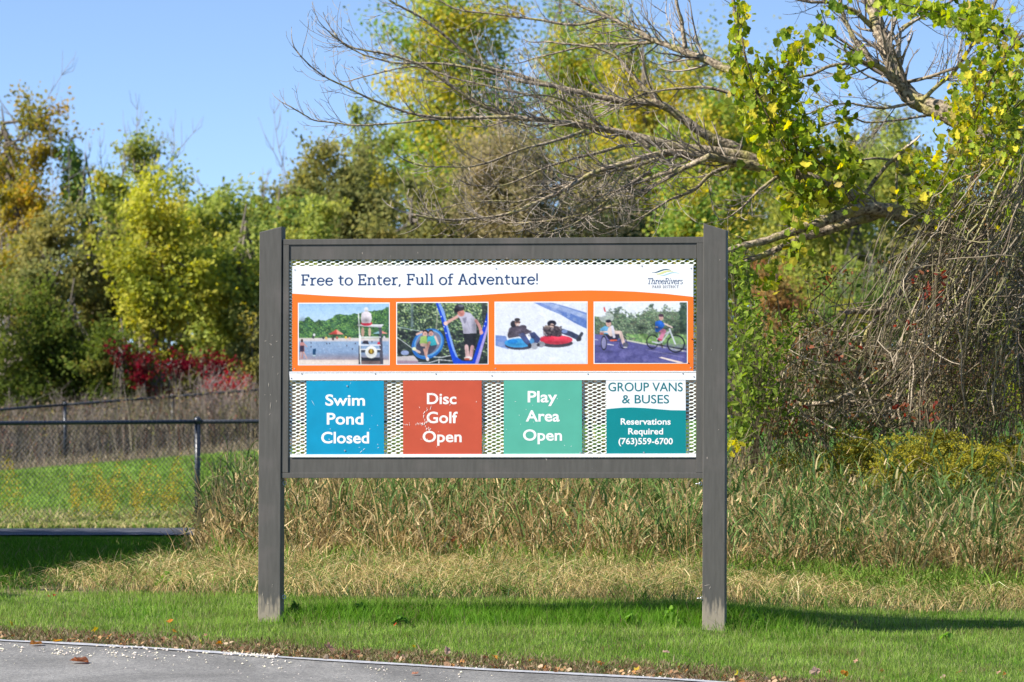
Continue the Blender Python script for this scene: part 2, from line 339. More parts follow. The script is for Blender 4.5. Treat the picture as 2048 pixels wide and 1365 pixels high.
# expanded metal mesh (joined strands, far too small to pick apart)
g = Geo(); u0, z1 = S(579, 520, D + .012); u1, z0 = S(1393, 915, D + .012)
pu, pz = .0502, .0105
M_mesh = principled('galvanised_mesh', (.72, .77, .71), .5, .5, 0, noise=(300, .15))
nu = int((u1 - u0) / pu) + 1; nz = int((z1 - z0) / pz) + 1
for r in range(nz + 1):
    for c in range(nu + 1):
        cu = u0 + (c + .5 * (r % 2)) * pu; cz = z0 + r * pz
        for sgn in (-1, 1):
            a = np.array((cu, 0, cz)); b = np.array((cu + sgn * pu * .5, 0, cz + pz))
            if a[0] > u1 + .01 or b[0] > u1 + .01 or b[0] < u0 - .01: continue
            # strand bows, so cells read as rounded diamonds; the knuckles are wider
            m1 = a + (b - a) * .28; m1[2] -= .0012; m2 = a + (b - a) * .72; m2[2] += .0012
            P = np.array([a, m1, m2, b]); P[:, 1] = D + .012
            hw = np.array([.0034, .0023, .0023, .0034])
            Vv = np.concatenate([P + np.stack([hw * 0, hw * .35, hw], 1), P + np.stack([hw * 0, -hw * .35, -hw], 1)])
            Q = [(i, i + 1, i + 5, i + 4) for i in range(3)]
            g.add(Vv, Q=Q)
g.build('expanded_metal_mesh', M_mesh, sign, kind='stuff')

M_white = principled('white_print', (.76, .77, .78), .35, .4, noise=(6, .02))
M_orange = principled('orange_print', lin(240, 112, 30), .35, .4, noise=(5, .04))
M_navy = principled('navy_print', lin(38, 66, 108), .4, .3)
M_blue = principled('blue_panel_paint', lin(0, 140, 178), .4, .4, noise=(9, .07))
M_red = principled('red_panel_paint', lin(188, 80, 55), .5, .3, noise=(9, .07))
M_green = principled('green_panel_paint', lin(84, 168, 146), .45, .3, noise=(9, .05))
M_teal = principled('teal_print', lin(0, 128, 132), .35, .4, noise=(6, .05))
M_tealink = principled('teal_lettering', lin(24, 110, 118), .4, .3)
M_letter = principled('white_lettering', (.82, .82, .80), .4, .3)
M_letterw = principled('cream_lettering', (.80, .75, .70), .5, .3, noise=(60, .1))
M_alu = principled('aluminium', (.82, .83, .84), .35, .5, 0, noise=(20, .05))
M_steel = principled('zinc_steel', (.55, .56, .57), .35, .5, .7)
M_dark = principled('dark_screw', (.12, .10, .09), .5, .4, .3)
M_paint2 = principled('rust_mark', (.16, .05, .03), .7, .2)

DB = D + .004
banner = prism('banner', [(584.6, 532.4), (1386.6, 528.4), (1386.6, 742.6), (584.6, 743.4)], DB, DB + .003, M_white)
wave = [(584.6, 587.6), (620, 589.8), (654, 592), (731, 595.6), (770, 596.3), (808, 596.2), (885, 594), (960, 590.4), (1000, 587.9), (1063, 584.4), (1120, 582.2), (1178, 581.3), (1225, 582), (1268, 583.6), (1330, 588), (1386.6, 594.1)]
flat('orange_field', [(x, y) for x, y in wave] + [(1386.6, 742.2), (584.6, 743.0)], DB - .0004, M_orange, banner)
prism('upper_channel', [(578.5, 743.8), (1392, 743.0), (1392, 745.2), (578.5, 745.9)], DB - .003, DB + .004, M_alu)
rail = prism('middle_rail', [(578.5, 747.0), (1392, 746.3), (1392, 760.2), (580, 760.8)], DB - .003, DB + .006, M_alu)
for x, y in ((604, 748.5), (751, 748.5), (984, 752), (1176, 748.5), (1366, 747.8), (1388, 754), (872, 748.5), (583, 757)):
    u, z = S(x, y, DB); q = Geo(); q.tube([(u, DB - .005, z), (u, DB - .002, z)], .0035, 6); q.build('screw', M_dark, rail)
prism('bottom_channel', [(580.5, 909.4), (1392, 907.4), (1392, 914.8), (580.5, 914.8)], DB - .0045, DB + .006, M_alu)

# ---- lettering
_dg = {}
def text_mesh(s, weight=0.0, shear=0.0, spacing=1.0):
    cu = bpy.data.curves.new('lettering', 'FONT'); cu.body = s; cu.size = 1; cu.offset = weight; cu.shear = shear; cu.space_character = spacing
    cu.resolution_u = 4; cu.fill_mode = 'FRONT'
    ob = bpy.data.objects.new('lettering', cu); C.objects.link(ob); bpy.context.view_layer.update()
    me = bpy.data.meshes.new_from_object(ob.evaluated_get(bpy.context.evaluated_depsgraph_get()))
    bpy.data.objects.remove(ob); bpy.data.curves.remove(cu); return me
def capheight(weight):
    if weight not in _dg:
        m = text_mesh('H', weight); co = [v.co.y for v in m.vertices]; _dg[weight] = (min(co), max(co))
    return _dg[weight]
def put_text(name, s, x0, x1, base, cap, d, mat, parent, weight=.0, spacing=1.0):
    """lettering filling photo pixels x0..x1, baseline row base, capital tops at row cap"""
    me = text_mesh(s, weight, spacing=spacing); lo, hi = capheight(weight)
    uA, zA = S(x0, base, d); uB, _ = S(x1, base, d); _, zC = S((x0 + x1) / 2, cap, d)
    n = len(me.vertices); co = np.empty(n * 3, np.float32); me.vertices.foreach_get('co', co); co = co.reshape(-1, 3)
    xa, xb = co[:, 0].min(), co[:, 0].max()
    new = np.empty_like(co)
    new[:, 0] = uA + (co[:, 0] - xa) / (xb - xa) * (uB - uA); new[:, 1] = d; new[:, 2] = zA + (co[:, 1] - lo) / (hi - lo) * (zC - zA)
    me.vertices.foreach_set('co', new.ravel()); me.update(); me.materials.clear()
    return link(name, me, mat, parent)

def arc(cx, cy, rx, ry, a0, a1, n=14):
    a = np.radians(np.linspace(a0, a1, n)); return [(cx + rx * math.cos(t), cy + ry * math.sin(t)) for t in a]
GL = {
 'F': (.66, [[(.16, 0), (.16, 1)], [(.02, .95), (.62, .95)], [(.16, .5), (.5, .5)], [(.02, .05), (.34, .05)], [(.59, 1), (.59, .75)], [(.48, .62), (.48, .38)]]),
 'E': (.70, [[(.16, 0), (.16, 1)], [(.02, .95), (.63, .95)], [(.16, .5), (.5, .5)], [(.02, .05), (.64, .05)], [(.60, 1), (.60, .76)], [(.61, 0), (.61, .25)], [(.48, .62), (.48, .38)]]),
 'r': (.50, [[(.16, 0), (.16, .68)], [(.02, .65), (.16, .65)], [(.02, .05), (.34, .05)], arc(.40, .40, .24, .26, 180, 70)]),
 'e': (.62, [arc(.31, .34, .26, .32, 8, 325, 20), [(.05, .37), (.56, .37)]]),
 't': (.46, [[(.18, .88), (.18, .2)], arc(.34, .2, .16, .17, 180, 300, 8), [(.02, .65), (.42, .65)]]),
 'o': (.64, [arc(.32, .34, .27, .32, 0, 360, 24)]),
 'n': (.70, [[(.14, 0), (.14, .68)], [(.02, .65), (.14, .65)], [(.02, .05), (.27, .05)], arc(.34, .42, .2, .25, 180, 0), [(.54, .42), (.54, 0)], [(.42, .05), (.67, .05)]]),
 'h': (.70, [[(.14, 0), (.14, 1)], [(.02, .97), (.14, .97)], [(.02, .05), (.27, .05)], arc(.34, .42, .2, .25, 180, 0), [(.54, .42), (.54, 0)], [(.42, .05), (.67, .05)]]),
 'i': (.30, [[(.15, 0), (.15, .68)], [(.02, .65), (.15, .65)], [(.02, .05), (.28, .05)], [(.15, .85), (.15, .97)]]),
 ',': (.24, [[(.12, .08), (.05, -.16)]]),
 'u': (.70, [[(.14, .68), (.14, .26)], arc(.33, .26, .19, .22, 180, 360), [(.54, .68), (.54, 0)], [(.02, .65), (.14, .65)], [(.42, .65), (.54, .65)], [(.54, .05), (.66, .05)]]),
 'l': (.33, [[(.15, 1), (.15, 0)], [(.02, .97), (.15, .97)], [(.02, .05), (.29, .05)]]),
 'f': (.42, [arc(.34, .82, .16, .15, 180, 50, 8), [(.18, .82), (.18, 0)], [(.02, .65), (.4, .65)], [(.04, .05), (.34, .05)]]),
 'A': (.80, [[(.10, 0), (.38, 1)], [(.38, 1), (.68, 0)], [(.2, .36), (.57, .36)], [(0, .05), (.22, .05)], [(.56, .05), (.78, .05)]]),
 'd': (.68, [arc(.29, .34, .24, .32, 0, 360, 22), [(.53, 1), (.53, 0)], [(.38, .97), (.53, .97)], [(.53, .05), (.65, .05)]]),
 'v': (.64, [[(.11, .68), (.32, .02)], [(.32, .02), (.53, .68)], [(0, .65), (.22, .65)], [(.42, .65), (.64, .65)]]),
 's': (.50, [arc(.26, .50, .18, .16, 40, 250, 10), arc(.24, .19, .2, .16, 70, -140, 10)]),
 '!': (.24, [[(.1, 1), (.1, .3)], [(.1, .1), (.1, 0)]]),
 'T': (.70, [[(.35, 0), (.35, .95)], [(.03, .95), (.67, .95)], [(.05, 1), (.05, .8)], [(.65, 1), (.65, .8)], [(.2, .05), (.5, .05)]]),
 'R': (.76, [[(.16, 0), (.16, 1)], [(.02, .95), (.4, .95)], arc(.38, .72, .22, .23, 90, -90, 10), [(.38, .49), (.16, .49)], [(.36, .49), (.66, .03)], [(.02, .05), (.3, .05)], [(.58, .05), (.76, .05)]]),
 'P': (.66, [[(.16, 0), (.16, 1)], [(.02, .95), (.4, .95)], arc(.38, .72, .22, .23, 90, -90, 10), [(.38, .49), (.16, .49)], [(.02, .05), (.32, .05)]]),
 'K': (.74, [[(.16, 0), (.16, 1)], [(.18, .45), (.6, .97)], [(.28, .55), (.64, .03)], [(.02, .05), (.3, .05)], [(.02, .95), (.3, .95)]]),
 'D': (.78, [[(.16, 0), (.16, 1)], [(.02, .95), (.34, .95)], arc(.32, .5, .36, .45, 90, -90, 16), [(.02, .05), (.34, .05)]]),
 'I': (.34, [[(.16, 0), (.16, 1)], [(.02, .95), (.3, .95)], [(.02, .05), (.3, .05)]]),
 'S': (.58, [arc(.29, .73, .2, .22, 30, 250, 12), arc(.27, .26, .22, .22, 80, -150, 12)]),
 'C': (.76, [arc(.42, .5, .34, .45, 50, 310, 18)]),
 ' ': (.30, []),
}
def slab_text(name, s, x0, x1, base, cap, d, mat, parent, w=.105, shear=0.0, gap=.05, base1=None):
    """serif lettering drawn as ribbons"""
    if base1 is None: base1 = base
    adv = 0; items = []
    for ch in s:
        wd, st_ = GL[ch]; items.append((adv, st_)); adv += wd + gap
    adv -= gap
    g = Geo(); k = 0
    H = base - cap; sx_ = (x1 - x0) / adv
    for a, sts in items:
        for pl in sts:
            P = np.array(pl, float); T = np.gradient(P, axis=0); T /= np.linalg.norm(T, axis=1)[:, None] + 1e-9
            N = np.stack([-T[:, 1], T[:, 0]], 1) * w * .5
            dd = d - .0001 * (k % 5); k += 1
            L = P + N; Rr = P - N; pts = []
            for q in np.concatenate([L, Rr]):
                X = x0 + (a + q[0] + shear * q[1]) * sx_; Y = base + (base1 - base) * (X - x0) / (x1 - x0) - q[1] * H
                u, z = S(X, Y, dd); pts.append((u, dd, z))
            n = len(P); g.add(pts, Q=[(i, i + 1, n + i + 1, n + i) for i in range(n - 1)])
    return g.build(name, mat, parent)
slab_text('lettering', 'Free to Enter, Full of Adventure!', 602, 1077.5, 571.4, 549.4, DB - .0006, M_navy, banner, w=.115, base1=569.0)
slab_text('logo_lettering', 'ThreeRivers', 1294, 1365, 568.6, 556.6, DB - .0006, M_navy, banner, w=.085, shear=.22, gap=.0)
slab_text('logo_lettering', 'PARK DISTRICT', 1304.5, 1357, 576.6, 571.4, DB - .0006, principled('grey_print', lin(90, 90, 110), .5), banner, w=.11, gap=.16)
def curve_shape(name, top, bot, mat):
    flat(name, top + bot[::-1], DB - .0004, mat, banner)
def zl(pts): return [(1270 + x / 15.754, 520 + y / 15.75) for x, y in pts]
curve_shape('logo_wave', zl([(530, 392), (620, 395), (700, 368), (800, 325), (900, 297), (990, 290), (1070, 303), (1145, 345)]), zl([(530, 400), (640, 412), (720, 398), (820, 360), (910, 330), (990, 320), (1070, 325), (1145, 345)]), principled('logo_dark_wave', lin(22, 78, 98), .4))
curve_shape('logo_wave', zl([(660, 440), (760, 425), (860, 375), (960, 345), (1060, 338), (1160, 352), (1220, 380)]), zl([(690, 465), (800, 462), (900, 425), (1000, 388), (1090, 372), (1160, 372), (1220, 384)]), principled('logo_olive_wave', lin(208, 208, 140), .4))
curve_shape('logo_wave', zl([(790, 495), (900, 480), (1000, 440), (1100, 405), (1200, 388), (1300, 398), (1400, 440)]), zl([(800, 505), (920, 502), (1020, 470), (1120, 432), (1210, 412), (1300, 415), (1400, 446)]), principled('logo_pale_wave', lin(160, 200, 205), .4))
for x, y in ((589.5, 540), (992, 537.5), (1382, 537), (589, 738), (991, 737.6), (1381, 736)):
    u, z = S(x, y, DB); q = Geo(); q.tube([(u, DB - .002, z), (u, DB, z)], .004, 7); q.build('screw', M_steel, banner)
for x, y, w_, h_ in ((1283.6, 532.3, .0025, .009), (1383.5, 678, .006, .011), (1376.5, 726, .006, .008)):
    u, z = S(x, y, DB); q = Geo(); q.tube([(u - w_ * .4, DB - .0012, z - h_ * .6), (u + w_ * .5, DB - .0012, z), (u - w_ * .2, DB - .0012, z + h_ * .5)], [.001, w_ * .55, .001], 5); q.build('paint_chip', M_dark if w_ < .004 else M_paint2, banner)

# ---- the four changeable panels
DP = DB - .0015
def panel(quad, mat, label, holes):
    p = prism('notice_panel', quad, DP, DP + .004, mat, label=label)
    for x, y in holes:
        u, z = S(x, y, DP); q = Geo(); q.tube([(u, DP - .003, z), (u, DP, z)], .0048, 7); q.build('bolt', M_steel, p)
    return p
pb = panel([(612.6, 762.4), (767.6, 762.2), (768, 910), (612.8, 910)], M_blue, 'bright blue panel reading Swim Pond Closed', [(694.5, 772.4), (689.6, 901.5)])
put_text('lettering', 'Swim', 650.7, 730, 811.8, 789.4, DP - .0005, M_letter, pb, .021)
put_text('lettering', 'Pond', 653.6, 726.8, 849.6, 826.2, DP - .0005, M_letter, pb, .021)
put_text('lettering', 'Closed', 642.4, 738.2, 887.2, 864.2, DP - .0005, M_letter, pb, .021)
pr = panel([(805.9, 761.3), (963.2, 761), (963.6, 909.6), (806.1, 909.8)], M_red, 'faded red panel reading Disc Golf Open with scraped marks', [])
put_text('lettering', 'Disc', 853.8, 913, 808.8, 786.6, DP - .0005, M_letterw, pr, .021)
put_text('lettering', 'Golf', 853.2, 915.4, 846.8, 824, DP - .0005, M_letterw, pr, .021)
put_text('lettering', 'Open', 845.2, 923.4, 884.8, 862.4, DP - .0005, M_letterw, pr, .021)
pg = panel([(1007.4, 760.8), (1163.6, 760.4), (1164.2, 908.4), (1007.2, 908.6)], M_green, 'pale mint green panel reading Play Area Open', [(1160.6, 906)])
put_text('lettering', 'Play', 1055.3, 1114.6, 805.3, 782.4, DP - .0005, M_letter, pg, .021)
put_text('lettering', 'Area', 1051.5, 1119.4, 843.6, 821.0, DP - .0005, M_letter, pg, .021)
put_text('lettering', 'Open', 1046, 1124, 881.8, 859.4, DP - .0005, M_letter, pg, .021)
pv = panel([(1212.2, 760.2), (1371.2, 760), (1372, 909.2), (1212.8, 909.2)], M_white, 'white and teal panel reading Group Vans and Buses', [(1287.5, 905.4)])
tw = [(1212.6, 818.8), (1225, 817.4), (1245, 815.8), (1265, 815.4), (1290, 816.6), (1315, 818.7), (1341, 820.8), (1371.6, 821.3)]
flat('teal_field', tw + [(1371.9, 909.1), (1212.9, 909.1)], DP - .0004, M_teal, pv)
put_text('lettering', 'GROUP VANS', 1216.4, 1365.4, 783.1, 765.6, DP - .0005, M_tealink, pv, .007)
put_text('lettering', '& BUSES', 1244, 1338, 807.2, 790.3, DP - .0005, M_tealink, pv, .007)
put_text('lettering', 'Reservations', 1241.4, 1341.4, 849.8, 837.2, DP - .0010, M_letter, pv, .021)
put_text('lettering', 'Required', 1256.4, 1326.2, 869.3, 856.8, DP - .0010, M_letter, pv, .021)
put_text('lettering', '(763)559-6700', 1237, 1345.7, 889.0, 876.6, DP - .0010, M_letter, pv, .021)
# scraped specks on the panels
def specks(name, pts, parent, mat, r=.0022):
    q = Geo()
    for x, y, a, l in pts:
        u, z = S(x, y, DP); du = math.cos(a) * l; dz = math.sin(a) * l
        q.tube([(u - du, DP - .0002, z - dz), (u, DP - .0004, z), (u + du, DP - .0002, z + dz)], [r * .3, r, r * .3], 4)
    q.build(name, mat, parent, kind='stuff')
rr = random.Random(3)
sp = [(808.5 + i * 3.6 + rr.uniform(-.6, .6), 849.5 + rr.uniform(-1, 1), rr.uniform(1, 2), .004) for i in range(4)] + [(832 + i * 2.8, 848.5 + rr.uniform(-1.5, 1.5), rr.uniform(1, 2), rr.uniform(.004, .007)) for i in range(7)]
sp += [(rr.gauss(853, 4), rr.uniform(820, 860), rr.uniform(.9, 1.9), rr.uniform(.004, .011)) for i in range(24)] + [(861.5, 816, 1.3, .012)]
sp += [(rr.uniform(815, 958), rr.uniform(770, 905), rr.uniform(0, 3), rr.uniform(.002, .005)) for i in range(14)]
specks('scrape_marks', sp, pr, M_letterw, .0017)
specks('scrape_marks', [(rr.uniform(616, 764), rr.uniform(765, 906), rr.uniform(0, 3), rr.uniform(.002, .005)) for i in range(10)] + [(626, 806, 2.1, .016), (722, 904, .9, .01), (728, 899, .9, .008)], pb, M_letter, .0013)
specks('scrape_marks', [(rr.uniform(1012, 1160), rr.uniform(790, 900), rr.uniform(0, 3), rr.uniform(.002, .004)) for i in range(16)], pg, M_letter, .0013)

M_chip = principled('bare_wood_chip', (.42, .38, .32), .8, .1)
def post_marks(name, pts, parent, mat, r=.002):
    q = Geo()
    for x, y, a, l in pts:
        u, z = S(x, y, 0); du = math.cos(a) * l; dz = math.sin(a) * l
        q.tube([(u - du, -.0002, z - dz), (u, -.0006, z), (u + du, -.0002, z + dz)], [r * .3, r, r * .3], 4)
    q.build(name, mat, parent, kind='stuff')
post_marks('paint_chips', [(531, 682.5, .2, .006), (553.6, 683, .2, .005), (544.5, 671, .1, .004), (545.5, 714.5, .1, .005), (556, 748, 1.2, .006), (537.5, 770, 1.6, .012), (541, 812, 1.5, .02), (539.5, 829, .6, .006), (541, 790, 1.5, .004), (553, 803, 1.5, .005), (530, 790, 1.5, .003), (536, 1208, .3, .004), (545, 1170, 1.4, .003), (525, 1190, 1.5, .008)], postL, M_chip, .0016)
post_marks('paint_chips', [(1414, 1171, .2, .016), (1420, 1176, 1.2, .008), (1440, 520, 1.5, .006), (1423, 700, 1.4, .003), (1437, 860, .9, .004), (1431, 1225, 1.5, .006)], postR, M_chip, .0014)
# ---- printed photographs: flat pictures, painted as a fine colour grid
class Canvas:
    def __init__(s, W_, H_, x0, y0, x1, y1):
        s.w, s.h = W_ * 2, H_ * 2; s.a = np.zeros((s.h, s.w, 3)); s.W, s.H = W_, H_
        s.X, s.Y = np.meshgrid(x0 + (np.arange(s.w) + .5) / s.w * (x1 - x0), y0 + (np.arange(s.h) + .5) / s.h * (y1 - y0)); s.r = np.random.default_rng(5)
        s.sx = (x1 - x0) / s.w
    def grad(s, c0, c1, ya, yb):
        t = np.clip((s.Y - ya) / (yb - ya), 0, 1)[..., None]; m = (s.Y >= ya) & (s.Y <= yb)
        s.a[m] = (np.array(c0) * (1 - t) + np.array(c1) * t)[m]
    def fill(s, m, c, k=1.0): s.a[m] = s.a[m] * (1 - k) + np.array(c, float) * k
    def poly(s, pts, c, k=1.0):
        m = np.zeros(s.X.shape, bool); n = len(pts)
        for i in range(n):
            (xa, ya), (xb, yb) = pts[i], pts[(i + 1) % n]
            if ya == yb: continue
            cond = ((s.Y < ya) != (s.Y < yb)) & (s.X < (xb - xa) * (s.Y - ya) / (yb - ya) + xa); m ^= cond
        s.fill(m, c, k); return m
    def ell(s, cx, cy, rx, ry, c, k=1.0, ring=None, rot=0):
        ca, sa = math.cos(rot), math.sin(rot); dx, dy = s.X - cx, s.Y - cy
        q = ((dx * ca + dy * sa) / rx) ** 2 + ((-dx * sa + dy * ca) / ry) ** 2
        m = q <= 1
        if ring: m &= q >= ring * ring
        s.fill(m, c, k)
    def line(s, pts, w, c, k=1.0):
        for (xa, ya), (xb, yb) in zip(pts[:-1], pts[1:]):
            L2 = (xb - xa) ** 2 + (yb - ya) ** 2 + 1e-9
            t = np.clip(((s.X - xa) * (xb - xa) + (s.Y - ya) * (yb - ya)) / L2, 0, 1)
            s.fill((s.X - xa - t * (xb - xa)) ** 2 + (s.Y - ya - t * (yb - ya)) ** 2 <= (w / 2) ** 2, c, k)
    def soft(s, cx, cy, rx, ry, k):
        q = np.exp(-(((s.X - cx) / rx) ** 2 + ((s.Y - cy) / ry) ** 2)); s.a *= (1 + k * q)[..., None]
    def blobs(s, n, region, rmin, rmax, cols, k=.8):
        for _ in range(n):
            x, y = region(s.r); r_ = s.r.uniform(rmin, rmax); c = np.array(cols[s.r.integers(len(cols))]) * s.r.uniform(.85, 1.15)
            x0 = int((x - r_ * 1.3 - s.X[0, 0]) / s.sx); x1 = int((x + r_ * 1.3 - s.X[0, 0]) / s.sx) + 2; y0 = int((y - r_ - s.Y[0, 0]) / s.sx); y1 = int((y + r_ - s.Y[0, 0]) / s.sx) + 2
            x0, y0 = max(0, x0), max(0, y0)
            if x1 <= x0 or y1 <= y0: continue
            sub = s.a[y0:y1, x0:x1]; m = ((s.X[y0:y1, x0:x1] - x) / 1.25) ** 2 + (s.Y[y0:y1, x0:x1] - y) ** 2 <= r_ * r_
            sub[m] = sub[m] * (1 - k) + c * k
    def out(s):
        a = s.a
        for sc, am in ((2, 6), (5, 4), (14, 3)):      # photographic unevenness
            q = s.r.normal(0, am, (s.h // sc + 2, s.w // sc + 2)); yy = np.arange(s.h) / sc; xx = np.arange(s.w) / sc; y0 = yy.astype(int); x0 = xx.astype(int); fy = (yy - y0)[:, None]; fx = (xx - x0)[None, :]
            a = a + ((q[y0][:, x0] * (1 - fx) + q[y0][:, x0 + 1] * fx) * (1 - fy) + (q[y0 + 1][:, x0] * (1 - fx) + q[y0 + 1][:, x0 + 1] * fx) * fy)[..., None]
        b = a.copy(); b[1:-1, 1:-1] = (a[1:-1, 1:-1] * 2 + a[:-2, 1:-1] + a[2:, 1:-1] + a[1:-1, :-2] + a[1:-1, 2:]) / 6
        a = np.clip(b, 0, 255) / 255; a = np.where(a > .04045, ((a + .055) / 1.055) ** 2.4, a / 12.92)
        return a.reshape(s.H, 2, s.W, 2, 3).mean((1, 3)) * .80
M_print = colattr('photo_print', .35, .4)
def photo_print(x0, y0, x1, y1, cv, label):
    d = DB - .0020
    flat('print_border', [(x0, y0), (x1, y0 - .6), (x1, y1 - .6), (x0, y1)], DB - .0008, M_white, banner)
    A = cv.out(); H_, W_ = A.shape[:2]; b = 1.9; d = DB - .0014
    uA, zA = S(x0 + b, y0 + b, d); uB, zB = S(x1 - b, y1 - b, d)
    U, Zz = np.meshgrid(np.linspace(uA, uB, W_), np.linspace(zA, zB, H_)); V = np.stack([U, np.full_like(U, d), Zz], -1).reshape(-1, 3)
    i = np.arange(H_ - 1)[:, None] * W_; j = np.arange(W_ - 1)[None, :]
    Q = np.stack([i + j, i + W_ + j, i + W_ + j + 1, i + j + 1], -1).reshape(-1, 4)
    o = link('photo_print', mesh_data('photo_print', V, quads=Q, col=A.reshape(-1, 3)), M_print, banner)
    o['label'] = label
GW, GH = 140, 93
# 1: lifeguard chair by the pond
c = Canvas(GW, GH, 155, 150, 1740, 1220)
c.grad((165, 203, 238), (222, 240, 250), 150, 760)
top = [(155, 470), (200, 455), (250, 470), (290, 410), (340, 400), (390, 430), (430, 480), (520, 440), (600, 470), (680, 430), (760, 400), (810, 345), (880, 335), (960, 350), (1040, 360), (1150, 340), (1250, 320), (1380, 290), (1500, 285), (1620, 265), (1690, 230), (1740, 240), (1740, 760), (155, 760)]
c.poly(top, (72, 110, 66))
ty = lambda x: np.interp(x, [p[0] for p in top[:-2]], [p[1] for p in top[:-2]])
def rg(r):
    x = r.uniform(155, 1740); return x, r.uniform(ty(x) + 5, 755)
c.blobs(900, rg, 8, 30, [(52, 88, 62), (95, 140, 70), (40, 70, 55), (70, 115, 75)]); c.blobs(2200, rg, 4, 12, [(52, 88, 62), (95, 140, 70), (120, 165, 85), (40, 70, 55), (140, 180, 95), (70, 115, 75)])
c.grad((226, 214, 206), (205, 200, 205), 752, 815)
c.grad((150, 175, 205), (140, 165, 200), 812, 1010); c.grad((140, 165, 200), (165, 150, 160), 1010, 1135); c.grad((226, 212, 202), (240, 226, 214), 1132, 1220)
c.blobs(250, lambda r: (r.uniform(155, 1740), r.uniform(815, 1120)), 3, 12, [(185, 205, 228), (120, 148, 188), (170, 175, 200)], .5)
c.poly([(680, 690), (820, 605), (950, 690)], (226, 84, 74)); c.poly([(820, 605), (950, 690), (830, 690)], (240, 160, 140))
c.poly([(1450, 680), (1600, 620), (1720, 680)], (150, 190, 205)); c.poly([(1600, 620), (1720, 680), (1620, 680)], (235, 150, 135))
for x, y, q in ((430, 700, (235, 235, 235)), (415, 740, (70, 70, 80)), (640, 755, (230, 190, 120)), (830, 750, (190, 110, 90)), (985, 745, (240, 200, 90)), (590, 750, (60, 60, 70)), (760, 770, (90, 70, 70)), (1050, 760, (230, 180, 160)), (1655, 745, (225, 215, 225))):
    c.ell(x, y, 20, 26, q)
for x, y in ((375, 840), (650, 850), (700, 850), (1000, 890), (375, 905), (1150, 850), (1100, 945), (1440, 820)): c.ell(x, y, 10, 14, (60, 60, 80))
c.poly([(405, 950), (460, 935), (455, 1045), (405, 1045)], (28, 70, 110)); c.ell(430, 1060, 26, 12, (200, 220, 225))
c.ell(215, 800, 22, 30, (60, 35, 35)); c.poly([(180, 830), (250, 825), (262, 980), (180, 985)], (190, 130, 125)); c.poly([(178, 890), (250, 885), (255, 1000), (180, 1000)], (60, 48, 70)); c.line([(250, 850), (300, 905)], 16, (205, 150, 135))
c.line([(200, 1000), (175, 1110)], 22, (215, 165, 150)); c.line([(235, 1000), (215, 1110)], 22, (190, 130, 115)); c.line([(245, 1000), (300, 1110)], 18, (215, 165, 150))
c.poly([(1565, 560), (1610, 560), (1640, 1215), (1580, 1215)], (78, 78, 92)); c.poly([(1210, 890), (1245, 890), (1245, 1215), (1205, 1215)], (60, 55, 62))
c.poly([(1240, 1090), (1580, 1095), (1585, 1150), (1240, 1150)], (48, 50, 62)); c.poly([(1245, 1150), (1585, 1150), (1600, 1215), (1245, 1215)], (110, 80, 80), .7); c.poly([(1245, 955), (1580, 955), (1580, 1010), (1245, 1010)], (60, 66, 80))
c.ell(1280, 650, 28, 85, (185, 150, 130)); c.ell(1400, 650, 24, 80, (205, 175, 155)); c.poly([(1260, 850), (1300, 800), (1370, 800), (1390, 865)], (50, 48, 62)); c.ell(1560, 850, 24, 30, (215, 50, 66))
c.poly([(1190, 520), (1635, 520), (1610, 572), (1200, 545)], (205, 205, 212)); c.line([(1195, 530), (1635, 525)], 18, (248, 248, 250))
for y in (740, 880, 950): c.line([(1240, y), (1585, y)], 18, (246, 246, 248))
c.line([(1205, 330), (1225, 700), (1245, 1215)], 20, (240, 244, 240)); c.poly([(1215, 700), (1245, 700), (1250, 880), (1215, 880)], (245, 245, 248))
c.ell(1345, 500, 100, 42, (214, 48, 74)); c.poly([(1260, 320), (1300, 295), (1380, 295), (1425, 325), (1440, 420), (1415, 495), (1265, 495), (1245, 420)], (238, 228, 234)); c.ell(1340, 255, 34, 38, (240, 240, 240)); c.poly([(1310, 265), (1375, 265), (1370, 300), (1315, 300)], (210, 205, 205))
c.ell(1428, 1000, 105, 108, (244, 244, 240)); c.ell(1428, 990, 50, 48, (120, 92, 30)); c.ell(1428, 985, 20, 40, (205, 170, 60))
for _ in range(26): c.soft(c.r.uniform(155, 1740), c.r.uniform(420, 740), 60, 50, c.r.uniform(-.35, .22))
c.soft(1270, 420, 40, 110, -.12); c.soft(1400, 350, 40, 60, .05); c.soft(1428, 1040, 90, 50, -.12); c.soft(900, 1060, 500, 60, -.08); c.soft(1420, 1170, 160, 50, -.3)
photo_print(595.8, 606, 779.4, 731.2, c, 'printed picture of a lifeguard chair by a pond')
# 2: playground
c = Canvas(GW, GH, 125, 150, 1705, 1215)
c.grad((70, 92, 72), (46, 54, 52), 150, 1215)
c.blobs(3800, lambda r: (r.uniform(125, 1705), 150 + 950 * r.uniform(0, 1) ** 1.5), 5, 15, [(40, 58, 46), (120, 150, 95), (180, 205, 120), (70, 98, 70), (150, 178, 140), (34, 46, 44), (205, 220, 170)], .75)
c.blobs(500, lambda r: (r.uniform(125, 1705), r.uniform(650, 1215)), 12, 36, [(38, 44, 46), (54, 62, 60), (30, 34, 38)], .7)
c.line([(390, 150), (390, 560)], 44, (112, 130, 138), .7); c.line([(960, 200), (960, 460)], 30, (80, 96, 96), .6); c.poly([(1600, 150), (1690, 150), (1690, 700), (1620, 700)], (44, 44, 52), .7)
c.line([(125, 690), (400, 690)], 12, (24, 26, 30)); c.line([(130, 570), (560, 650)], 12, (170, 190, 190)); c.line([(130, 750), (430, 970)], 12, (200, 205, 205))
